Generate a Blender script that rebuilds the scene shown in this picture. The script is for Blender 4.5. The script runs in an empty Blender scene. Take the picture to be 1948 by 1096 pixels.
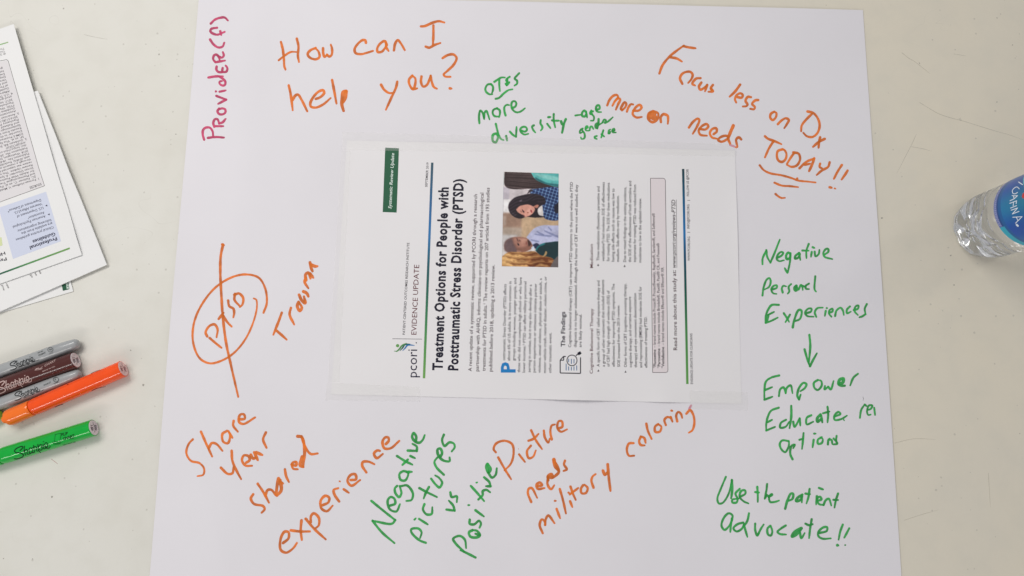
import bpy, math, random
import numpy as np
from mathutils import Vector
random.seed(7); rng = np.random.default_rng(7)
S = bpy.context.scene
# ------------------------------------------------------------------ camera, world, lamps, exposure
F_PX, CAM_H, TILT = 1314.0, 0.62, math.radians(9.0)      # focal length in photo pixels, height over the table, tilt
cam_d = bpy.data.cameras.new("camera"); cam = bpy.data.objects.new("camera", cam_d)
S.collection.objects.link(cam); S.camera = cam
cam_d.sensor_width = 36.0; cam_d.lens = 36.0 * F_PX / 1948.0
cam_d.clip_start = 0.01; cam_d.clip_end = 50
cam.location = (0, 0, CAM_H); cam.rotation_euler = (TILT, 0, 0)
W = bpy.data.worlds.new("World"); S.world = W; W.use_nodes = True
W.node_tree.nodes["Background"].inputs[0].default_value = (0.96, 0.965, 1.0, 1)
W.node_tree.nodes["Background"].inputs[1].default_value = 0.40
S.view_settings.view_transform = 'Standard'; S.view_settings.look = 'None'
S.view_settings.exposure = 0.0; S.view_settings.gamma = 1.0
def lamp(name, loc, aim, size, energy, col):
    d = bpy.data.lights.new(name, 'AREA'); d.shape = 'RECTANGLE'; d.size, d.size_y = size; d.energy = energy; d.color = col
    o = bpy.data.objects.new(name, d); S.collection.objects.link(o); o.location = loc
    o.rotation_euler = (Vector(aim) - Vector(loc)).to_track_quat('-Z', 'Y').to_euler(); return o
lamp("ceiling_light", (-0.66, 0.66, 1.22), (-0.25, 0.1, 0), (1.0, 0.45), 10.4, (1.0, 0.965, 0.93))
lamp("ceiling_light", (-0.80, -1.55, 1.15), (-0.35, 0, 0), (1.3, 0.035), 8.5, (1.0, 0.965, 0.93))
lamp("ceiling_light", (1.25, 0.55, 1.7), (0.6, 0, 0), (0.10, 0.9), 1.5, (1.0, 0.96, 0.90))

# ------------------------------------------------------------------ helpers
CT, ST = math.cos(TILT), math.sin(TILT)
def ray(px, py):
    cx, cy = (px - 974.0) / F_PX, (548.0 - py) / F_PX
    return np.array([cx, cy * CT + ST, cy * ST - CT])
CAMP = np.array([0.0, 0.0, CAM_H])
def at(px, py, zf=0.0):
    """the point of a (nearly flat) surface of height zf seen at photo pixel (px, py)"""
    d = ray(px, py); z = zf if not callable(zf) else 0.0018
    for _ in range(2 if callable(zf) else 1):
        P = CAMP + d * ((CAM_H - z) / -d[2])
        if callable(zf): z = zf(P[0], P[1])
    return np.array([P[0], P[1], z if callable(zf) else zf])
def lin(c):
    out = []
    for v in c[:3]:
        v = v / 255.0
        out.append(v / 12.92 if v < 0.04045 else ((v + 0.055) / 1.055) ** 2.4)
    return tuple(out)
def mesh(name, verts, faces, mat=None, parent=None, smooth=False, origin=None):
    me = bpy.data.meshes.new(name)
    V = np.asarray(verts, dtype=float)
    L = np.zeros(3) if origin is None else np.asarray(origin, dtype=float)
    me.from_pydata((V - L).tolist(), [], [tuple(int(i) for i in f) for f in faces]); me.update()
    if mat: me.materials.append(mat)
    if smooth:
        for p in me.polygons: p.use_smooth = True
    o = bpy.data.objects.new(name, me); S.collection.objects.link(o)
    if parent is not None: o.parent = parent
    else: o.location = L
    return o
def thing(name, label, cat, loc, group=None):
    o = bpy.data.objects.new(name, None); S.collection.objects.link(o); o.location = loc
    o.empty_display_size = 0.02
    o['label'] = label; o['category'] = cat
    if group: o['group'] = group
    return o
def tag(o, label, cat, group=None):
    o['label'] = label; o['category'] = cat
    if group: o['group'] = group
    return o
def mat(name, col, rough=0.6, spec=0.3, **kw):
    m = bpy.data.materials.new(name); m.use_nodes = True
    b = m.node_tree.nodes["Principled BSDF"]
    b.inputs["Base Color"].default_value = (*col, 1); b.inputs["Roughness"].default_value = rough
    b.inputs["Specular IOR Level"].default_value = spec
    for k, v in kw.items(): b.inputs[k.replace("_", " ")].default_value = v
    return m
def noisy(m, amount=0.06, scale=60.0, bump=0.0, bscale=800.0, lo=None):
    """mottle the base colour a little and add fine relief"""
    nt = m.node_tree; b = nt.nodes["Principled BSDF"]; c = tuple(b.inputs["Base Color"].default_value)
    g = nt.nodes.new("ShaderNodeNewGeometry")
    n = nt.nodes.new("ShaderNodeTexNoise"); n.inputs["Scale"].default_value = scale; n.inputs["Detail"].default_value = 5
    nt.links.new(g.outputs["Position"], n.inputs["Vector"])
    mx = nt.nodes.new("ShaderNodeMix"); mx.data_type = 'RGBA'
    k = lo or tuple(v * (1 - 2 * amount) for v in c[:3])
    mx.inputs[6].default_value = (*k[:3], 1); mx.inputs[7].default_value = (*[min(1, v * (1 + amount * .6)) for v in c[:3]], 1)
    mr = nt.nodes.new("ShaderNodeMapRange"); mr.inputs[1].default_value = 0.3; mr.inputs[2].default_value = 0.7
    nt.links.new(n.outputs["Fac"], mr.inputs[0]); nt.links.new(mr.outputs[0], mx.inputs[0])
    nt.links.new(mx.outputs[2], b.inputs["Base Color"])
    if bump:
        n2 = nt.nodes.new("ShaderNodeTexNoise"); n2.inputs["Scale"].default_value = bscale; n2.inputs["Detail"].default_value = 3
        nt.links.new(g.outputs["Position"], n2.inputs["Vector"])
        bp = nt.nodes.new("ShaderNodeBump"); bp.inputs["Strength"].default_value = bump; bp.inputs["Distance"].default_value = 0.0004
        nt.links.new(n2.outputs["Fac"], bp.inputs["Height"]); nt.links.new(bp.outputs[0], b.inputs["Normal"])
    return m

# ------------------------------------------------------------------ materials
M = {}
M['paper'] = noisy(mat('chart_paper', (0.80, 0.78, 0.81), 0.75, 0.15), 0.018, 7.0, 0.10, 900.0)
M['sheet'] = noisy(mat('copier_paper', (0.825, 0.808, 0.815), 0.7, 0.2), 0.010, 14.0, 0.15, 1200.0)
M['sheet_l'] = noisy(mat('copier_paper_bright', (0.84, 0.84, 0.83), 0.7, 0.2), 0.010, 14.0, 0.15, 1200.0)
def ink(name, rgb, alpha=0.80):
    m = bpy.data.materials.new(name); m.use_nodes = True; nt = m.node_tree; b = nt.nodes["Principled BSDF"]
    g = nt.nodes.new("ShaderNodeNewGeometry")
    n = nt.nodes.new("ShaderNodeTexNoise"); n.inputs["Scale"].default_value = 110.0; n.inputs["Detail"].default_value = 4
    nt.links.new(g.outputs["Position"], n.inputs["Vector"])
    c = lin(rgb); mx = nt.nodes.new("ShaderNodeMix"); mx.data_type = 'RGBA'
    mx.inputs[6].default_value = (*[v * 0.74 for v in c], 1); mx.inputs[7].default_value = (*[min(1, v * 1.16) for v in c], 1)
    mr = nt.nodes.new("ShaderNodeMapRange"); mr.inputs[1].default_value = 0.35; mr.inputs[2].default_value = 0.65
    nt.links.new(n.outputs["Fac"], mr.inputs[0]); nt.links.new(mr.outputs[0], mx.inputs[0]); nt.links.new(mx.outputs[2], b.inputs["Base Color"])
    b.inputs["Roughness"].default_value = 0.7; b.inputs["Specular IOR Level"].default_value = 0.15; b.inputs["Alpha"].default_value = alpha
    return m
M['orange'] = ink('orange_marker_ink', (242, 128, 52)); M['green'] = ink('green_marker_ink', (58, 176, 84))
M['crimson'] = ink('crimson_marker_ink', (214, 80, 120)); M['pink'] = ink('faded_pink_ink', (228, 140, 162), 0.6)
_pm = {}
def print_mat(rgb):
    if rgb not in _pm: _pm[rgb] = mat('print_%d_%d_%d' % rgb, lin(rgb), 0.55, 0.3)
    return _pm[rgb]
def attr_mat(name, rough=0.5, spec=0.3, trans=None):
    m = mat(name, (1, 1, 1), rough, spec); nt = m.node_tree
    a = nt.nodes.new("ShaderNodeAttribute"); a.attribute_name = "Col"
    nt.links.new(a.outputs["Color"], nt.nodes["Principled BSDF"].inputs["Base Color"]); return m

# ------------------------------------------------------------------ table top
def table_material():
    m = mat('speckled_white_plastic', (0.7, 0.69, 0.62), 0.55, 0.3); nt = m.node_tree; b = nt.nodes["Principled BSDF"]
    N = nt.nodes.new; L = nt.links.new
    g = N("ShaderNodeNewGeometry")
    def noise(s, d=4):
        n = N("ShaderNodeTexNoise"); n.inputs["Scale"].default_value = s; n.inputs["Detail"].default_value = d; L(g.outputs["Position"], n.inputs["Vector"]); return n.outputs["Fac"]
    def rng_(x, a, b_, c=0.0, d=1.0):
        r = N("ShaderNodeMapRange"); r.inputs[1].default_value = a; r.inputs[2].default_value = b_; r.inputs[3].default_value = c; r.inputs[4].default_value = d; L(x, r.inputs[0]); return r.outputs[0]
    def mix(f, A, B):
        x = N("ShaderNodeMix"); x.data_type = 'RGBA'
        L(f, x.inputs[0])
        for i, c in ((6, A), (7, B)):
            if isinstance(c, tuple): x.inputs[i].default_value = (*c, 1)
            else: L(c, x.inputs[i])
        return x.outputs[2]
    # yellower to the right, with brightness painted in to offset the lamps' falloff
    sx = N("ShaderNodeSeparateXYZ"); L(g.outputs["Position"], sx.inputs[0])
    falloff_tint = rng_(sx.outputs[0], -0.3, 0.42)
    base = mix(falloff_tint, (0.75, 0.74, 0.68), (0.765, 0.705, 0.575))
    c = mix(rng_(noise(7.0), 0.35, 0.7, 0, 0.38), base, (0.675, 0.65, 0.575))
    c = mix(rng_(noise(45.0, 6), 0.45, 0.75, 0, 0.20), c, (0.60, 0.585, 0.51))
    def dots(scale, rad, dens, col, c, k):
        v = N("ShaderNodeTexVoronoi"); v.inputs["Scale"].default_value = scale
        nn = N("ShaderNodeTexNoise"); nn.inputs["Scale"].default_value = scale * 7; nn.inputs["Detail"].default_value = 3; L(g.outputs["Position"], nn.inputs["Vector"])
        ma = N("ShaderNodeVectorMath"); ma.operation = 'MULTIPLY_ADD'; ma.inputs[1].default_value = (0.16 / scale,) * 3
        L(nn.outputs["Color"], ma.inputs[0]); L(g.outputs["Position"], ma.inputs[2]); L(ma.outputs[0], v.inputs["Vector"])
        near = N("ShaderNodeMath"); near.operation = 'LESS_THAN'
        sepc = N("ShaderNodeSeparateColor"); L(v.outputs["Color"], sepc.inputs[0])
        rr = N("ShaderNodeMath"); rr.operation = 'MULTIPLY'; rr.inputs[1].default_value = rad; L(sepc.outputs[1], rr.inputs[0])
        L(v.outputs["Distance"], near.inputs[0]); L(rr.outputs[0], near.inputs[1])
        keep = N("ShaderNodeMath"); keep.operation = 'LESS_THAN'; keep.inputs[1].default_value = dens; L(sepc.outputs[0], keep.inputs[0])
        a = N("ShaderNodeMath"); a.operation = 'MULTIPLY'; L(near.outputs[0], a.inputs[0]); L(keep.outputs[0], a.inputs[1])
        a2 = N("ShaderNodeMath"); a2.operation = 'MULTIPLY'; a2.inputs[1].default_value = k; L(a.outputs[0], a2.inputs[0])
        return mix(a2.outputs[0], c, col)
    c = dots(85.0, 0.085, 0.30, (0.28, 0.26, 0.22), c, 0.8)
    c = dots(190.0, 0.20, 0.16, (0.40, 0.38, 0.33), c, 0.4)
    c = dots(38.0, 0.055, 0.30, (0.44, 0.42, 0.37), c, 0.35)
    # faint hair scratches
    wv = N("ShaderNodeTexNoise"); wv.inputs["Scale"].default_value = 3.2; wv.inputs["Detail"].default_value = 2; wv.inputs["Distortion"].default_value = 1.0
    mp = N("ShaderNodeMapping"); mp.inputs["Scale"].default_value = (2.2, 5.0, 1); L(g.outputs["Position"], mp.inputs[0]); L(mp.outputs[0], wv.inputs["Vector"])
    s1 = N("ShaderNodeMath"); s1.operation = 'SUBTRACT'; s1.inputs[1].default_value = 0.5; L(wv.outputs["Fac"], s1.inputs[0])
    s2 = N("ShaderNodeMath"); s2.operation = 'ABSOLUTE'; L(s1.outputs[0], s2.inputs[0])
    s3 = rng_(s2.outputs[0], 0.0, 0.0012, 1, 0)
    s4 = N("ShaderNodeMath"); s4.operation = 'MULTIPLY'; L(s3, s4.inputs[0]); L(rng_(noise(9.0, 2), 0.52, 0.62, 0, 0.28), s4.inputs[1])
    c = mix(s4.outputs[0], c, (0.42, 0.40, 0.35))
    L(c, b.inputs["Base Color"])
    bp = N("ShaderNodeBump"); bp.inputs["Strength"].default_value = 0.25; bp.inputs["Distance"].default_value = 0.0006
    L(noise(260.0, 4), bp.inputs["Height"]); L(bp.outputs[0], b.inputs["Normal"])
    return m
def table():
    x0, x1, y0, y1, t, r = -1.15, 1.15, -0.62, 0.72, 0.045, 0.012
    prof = [(0.0, 0.0)] + [(r * (1 - math.cos(a)) , r * math.sin(a)) for a in [math.pi/2 * k / 5 for k in range(1, 6)]]
    rings = []
    for k in range(6):                       # rounded upper edge
        a = math.pi / 2 * k / 5
        rings.append((r - r * math.sin(a), -r + r * math.cos(a)))
    rings = [(r, 0.0)] + rings[1:] + [(0.0, -t)]
    V, Fc = [], []
    def loop(ins, z):
        rc = 0.06; pts = []
        for (cx, cy, a0) in ((x1 - rc, y1 - rc, 0), (x0 + rc, y1 - rc, 90), (x0 + rc, y0 + rc, 180), (x1 - rc, y0 + rc, 270)):
            for k in range(7):
                a = math.radians(a0 + 15 * k); pts.append((cx + (rc - ins) * math.cos(a), cy + (rc - ins) * math.sin(a), z))
        return pts
    n = 28
    for ins, z in rings: V += loop(ins, z)
    for i in range(len(rings) - 1):
        for j in range(n):
            Fc.append((i * n + j, (i + 1) * n + j, (i + 1) * n + (j + 1) % n, i * n + (j + 1) % n))
    Fc.append(tuple(range(n))); Fc.append(tuple(reversed(range((len(rings) - 1) * n, len(rings) * n))))
    root = thing('folding_table', 'off-white speckled plastic table top lying under all the papers and pens', 'table', (0, 0, 0))
    mesh('table_top', V, Fc, table_material(), root)
    return root
TABLE = table()

# ------------------------------------------------------------------ surfaces of the papers
def bump2(x, y, cx, cy, sx, sy): return math.exp(-((x - cx) / sx) ** 2 - ((y - cy) / sy) ** 2)
def h_noise(x, y):
    return (math.sin(7.1 * x + 3.3 * y + 0.4) * math.sin(5.2 * y - 2.1 * x + 1.1) +
            0.5 * math.sin(15.3 * x - 6.2 * y) * math.sin(10.7 * y + 3.1 * x + 2.0))
CHART = [at(380.8, -9), at(1640.5, 20.5), at(1741, 1500), at(251.3, 1500)]
def chart_edge_x(y):
    a, b = CHART[0], CHART[3]; t = (y - a[1]) / (b[1] - a[1]); return a[0] + (b[0] - a[0]) * t
def z_chart(x, y):
    d = x - chart_edge_x(y)                              # distance in from the left edge, which curls up slightly
    z = 0.0016 + 0.0008 * h_noise(x, y) + 0.00016 * math.sin(46 * x + 9 * y + 2.2 * math.sin(11 * y)) * (0.5 + 0.5 * math.sin(6 * x + 4 * y))
    z += 0.0005 * math.exp(-abs((x - 0.335) * 0.96 + (y + 0.02) * 0.28) / 0.004) * max(0, min(1, (-0.06 - y) * 12)) + 0.00035 * math.exp(-abs((x + 0.26) + (y + 0.1) * 0.35) / 0.005) * max(0, min(1, (0.02 - y) * 9))
    z += 0.0022 * math.exp(-max(d, 0) / 0.022) * (0.45 + 0.55 * math.sin(9.0 * y + 1.0)) ** 2
    z += 0.0011 * math.exp(-((d - 0.055) / 0.020) ** 2) * (0.6 + 0.4 * math.sin(6 * y))
    return z
HPX = [(660.8, 268.5), (1397, 288), (1409, 768.5), (630.8, 750.5)]
HAND = [at(px, py) for px, py in HPX]
def quad_uv(Q, x, y):
    """inverse of the bilinear patch, by a few Newton steps; u along Q0->Q1, v along Q0->Q3"""
    u = v = 0.5
    for _ in range(3):
        P = (Q[0] * (1 - u) * (1 - v) + Q[1] * u * (1 - v) + Q[2] * u * v + Q[3] * (1 - u) * v)[:2]
        du = ((Q[1] - Q[0]) * (1 - v) + (Q[2] - Q[3]) * v)[:2]; dv = ((Q[3] - Q[0]) * (1 - u) + (Q[2] - Q[1]) * u)[:2]
        det = du[0] * dv[1] - du[1] * dv[0]; e = np.array([x, y]) - P
        u += (e[0] * dv[1] - e[1] * dv[0]) / det; v += (du[0] * e[1] - du[1] * e[0]) / det
    return u, v
def z_hand(x, y):
    u, v = quad_uv(HAND, x, y)
    z = z_chart(x, y) + 0.00032
    z += 0.0034 * math.exp(-((u - 0.600) / 0.072) ** 2) * math.exp(-max(0, 1 - v) / 0.05)
    z += 0.0015 * math.exp(-((u - 0.812) / 0.04) ** 2) * math.exp(-max(0, 1 - v) / 0.04)
    z += 0.0012 * math.exp(-max(0, 1 - u) / 0.02) * math.exp(-((v - 0.34) / 0.22) ** 2)
    z += 0.0009 * math.exp(-((u - 0.3) / 0.16) ** 2 - ((v - 0.5) / 0.5) ** 2)
    return z
def patch(name, Q, zf, nu, nv, m, parent=None, origin=None, thick=0.00012, edge=None):
    V = []; nu1, nv1 = nu + 1, nv + 1
    for j in range(nv1):
        for i in range(nu1):
            u, v = i / nu, j / nv
            P = Q[0] * (1 - u) * (1 - v) + Q[1] * u * (1 - v) + Q[2] * u * v + Q[3] * (1 - u) * v
            x, y = P[0], P[1]
            if edge: x, y = edge(u, v, x, y)
            V.append((x, y, zf(x, y)))
    n = len(V); V += [(x, y, z - thick) for x, y, z in V]
    Fc = []
    for j in range(nv):
        for i in range(nu):
            a = j * nu1 + i; Fc.append((a, a + nu1, a + nu1 + 1, a + 1)); Fc.append((n + a, n + a + 1, n + a + nu1 + 1, n + a + nu1))
    rim = [i for i in range(nu1)] + [j * nu1 + nu for j in range(1, nv1)] + [nv * nu1 + i for i in range(nu - 1, -1, -1)] + [j * nu1 for j in range(nv - 1, 0, -1)]
    for k in range(len(rim)):
        a, b = rim[k], rim[(k + 1) % len(rim)]; Fc.append((a, b, n + b, n + a))
    o = mesh(name, V, Fc, m, parent, True, origin); o.data.set_sharp_from_angle(angle=math.radians(40)); return o

# ------------------------------------------------------------------ pen strokes and print
def catmull(pts, step=1.2):
    P = [np.array(p, float) for p in pts]
    if len(P) == 1: P = [P[0], P[0] + np.array([0.6, 0.2])]
    if len(P) == 2:
        n = max(2, int(np.linalg.norm(P[1] - P[0]) / step)); return [P[0] + (P[1] - P[0]) * k / n for k in range(n + 1)]
    Q = [2 * P[0] - P[1]] + P + [2 * P[-1] - P[-2]]; out = []
    for i in range(1, len(Q) - 2):
        p0, p1, p2, p3 = Q[i - 1], Q[i], Q[i + 1], Q[i + 2]
        t0 = 0.0; t1 = t0 + max(np.linalg.norm(p1 - p0), 1e-3) ** .5; t2 = t1 + max(np.linalg.norm(p2 - p1), 1e-3) ** .5; t3 = t2 + max(np.linalg.norm(p3 - p2), 1e-3) ** .5
        n = max(2, int(np.linalg.norm(p2 - p1) / step))
        for k in range(n):
            t = t1 + (t2 - t1) * k / n
            A1 = (t1 - t) / (t1 - t0) * p0 + (t - t0) / (t1 - t0) * p1; A2 = (t2 - t) / (t2 - t1) * p1 + (t - t1) / (t2 - t1) * p2
            A3 = (t3 - t) / (t3 - t2) * p2 + (t - t2) / (t3 - t2) * p3
            B1 = (t2 - t) / (t2 - t0) * A1 + (t - t0) / (t2 - t0) * A2; B2 = (t3 - t) / (t3 - t1) * A2 + (t - t1) / (t3 - t1) * A3
            out.append((t2 - t) / (t2 - t1) * B1 + (t - t1) / (t2 - t1) * B2)
    out.append(P[-1]); return out
class Ink:
    """collects strokes in photo pixels; proj(px, py, lift) places them on their surface"""
    def __init__(self, proj): self.V = []; self.F = []; self.proj = proj; self.k = 0
    def stroke(self, pts, w, taper=0.25, wob=0.10, step=1.2, lift=0.00006):
        C = catmull(pts, step); n = len(C); hw = w / 2.0
        ph, ph2 = random.random() * 6.28, random.random() * 6.28
        D = []
        for i in range(n):
            d = C[min(i + 1, n - 1)] - C[max(i - 1, 0)]; L = np.linalg.norm(d); D.append(d / L if L > 1e-6 else np.array([1.0, 0]))
        tot = sum(np.linalg.norm(C[i + 1] - C[i]) for i in range(n - 1)) or 1; s = 0; rows = []
        for i in range(n):
            if i: s += np.linalg.norm(C[i] - C[i - 1])
            f = 1 + wob * (0.6 * math.sin(s / w * 0.9 + ph) + 0.4 * math.sin(s / w * 2.3 + ph2))
            f *= 1 - taper * max(0.0, (s / tot - 0.6) / 0.4) ** 1.5
            rows.append((C[i], D[i], hw * f))
        # half-round caps
        c0, d0, h0 = rows[0]; c1, d1, h1 = rows[-1]
        pre = [(c0 - d0 * h0 * math.sin(a), d0, h0 * math.cos(a)) for a in (1.35, 1.0, 0.5)]
        post = [(c1 + d1 * h1 * math.sin(a), d1, h1 * math.cos(a)) for a in (0.5, 1.0, 1.35)]
        rows = pre + rows + post; base = len(self.V); self.k += 1
        z0 = lift + (self.k % 40) * 2.0e-6
        for i, (c, d, h) in enumerate(rows):
            nrm = np.array([-d[1], d[0]]); z = z0 + i * 2.0e-7
            self.V.append(self.proj(*(c + nrm * h), z)); self.V.append(self.proj(*(c - nrm * h), z))
        for i in range(len(rows) - 1):
            a = base + 2 * i; self.F.append((a, a + 1, a + 3, a + 2))
    def poly(self, pts, lift=0.00005):
        base = len(self.V); self.k += 1
        for p in pts: self.V.append(self.proj(p[0], p[1], lift + (self.k % 40) * 2e-6))
        self.F.append(tuple(range(base, base + len(pts))))
    def quad(self, Q, n=24, lift=0.00003):
        Q = [np.array(p, float) for p in Q]; base = len(self.V)
        for j in range(n + 1):
            for i in range(n + 1):
                u, v = i / n, j / n; p = Q[0] * (1 - u) * (1 - v) + Q[1] * u * (1 - v) + Q[2] * u * v + Q[3] * (1 - u) * v
                self.V.append(self.proj(p[0], p[1], lift))
        for j in range(n):
            for i in range(n): a = base + j * (n + 1) + i; self.F.append((a, a + 1, a + n + 2, a + n + 1))
    def build(self, name, m, parent, origin, label=None):
        o = mesh(name, self.V, self.F, m, parent, False, origin)
        # make every face look up / outwards
        me = o.data; flip = [p.index for p in me.polygons if p.normal.z < 0]
        if flip:
            for i in flip: me.polygons[i].flip()
            me.update()
        if label: o['label'] = label
        return o
def projector(zf):
    def f(px, py, lift):
        P = at(px, py, zf); P[2] += lift; return P
    return f

PROJ_CHART = projector(z_chart); PROJ_HAND = projector(z_hand)
chart_origin = at(1000, 548)
FLIP = thing('flip_chart_sheet', 'large white flip chart sheet covered in orange and green marker handwriting', 'paper', chart_origin)
patch('paper_sheet', CHART, z_chart, 130, 150, M['paper'], FLIP, chart_origin)

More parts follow.
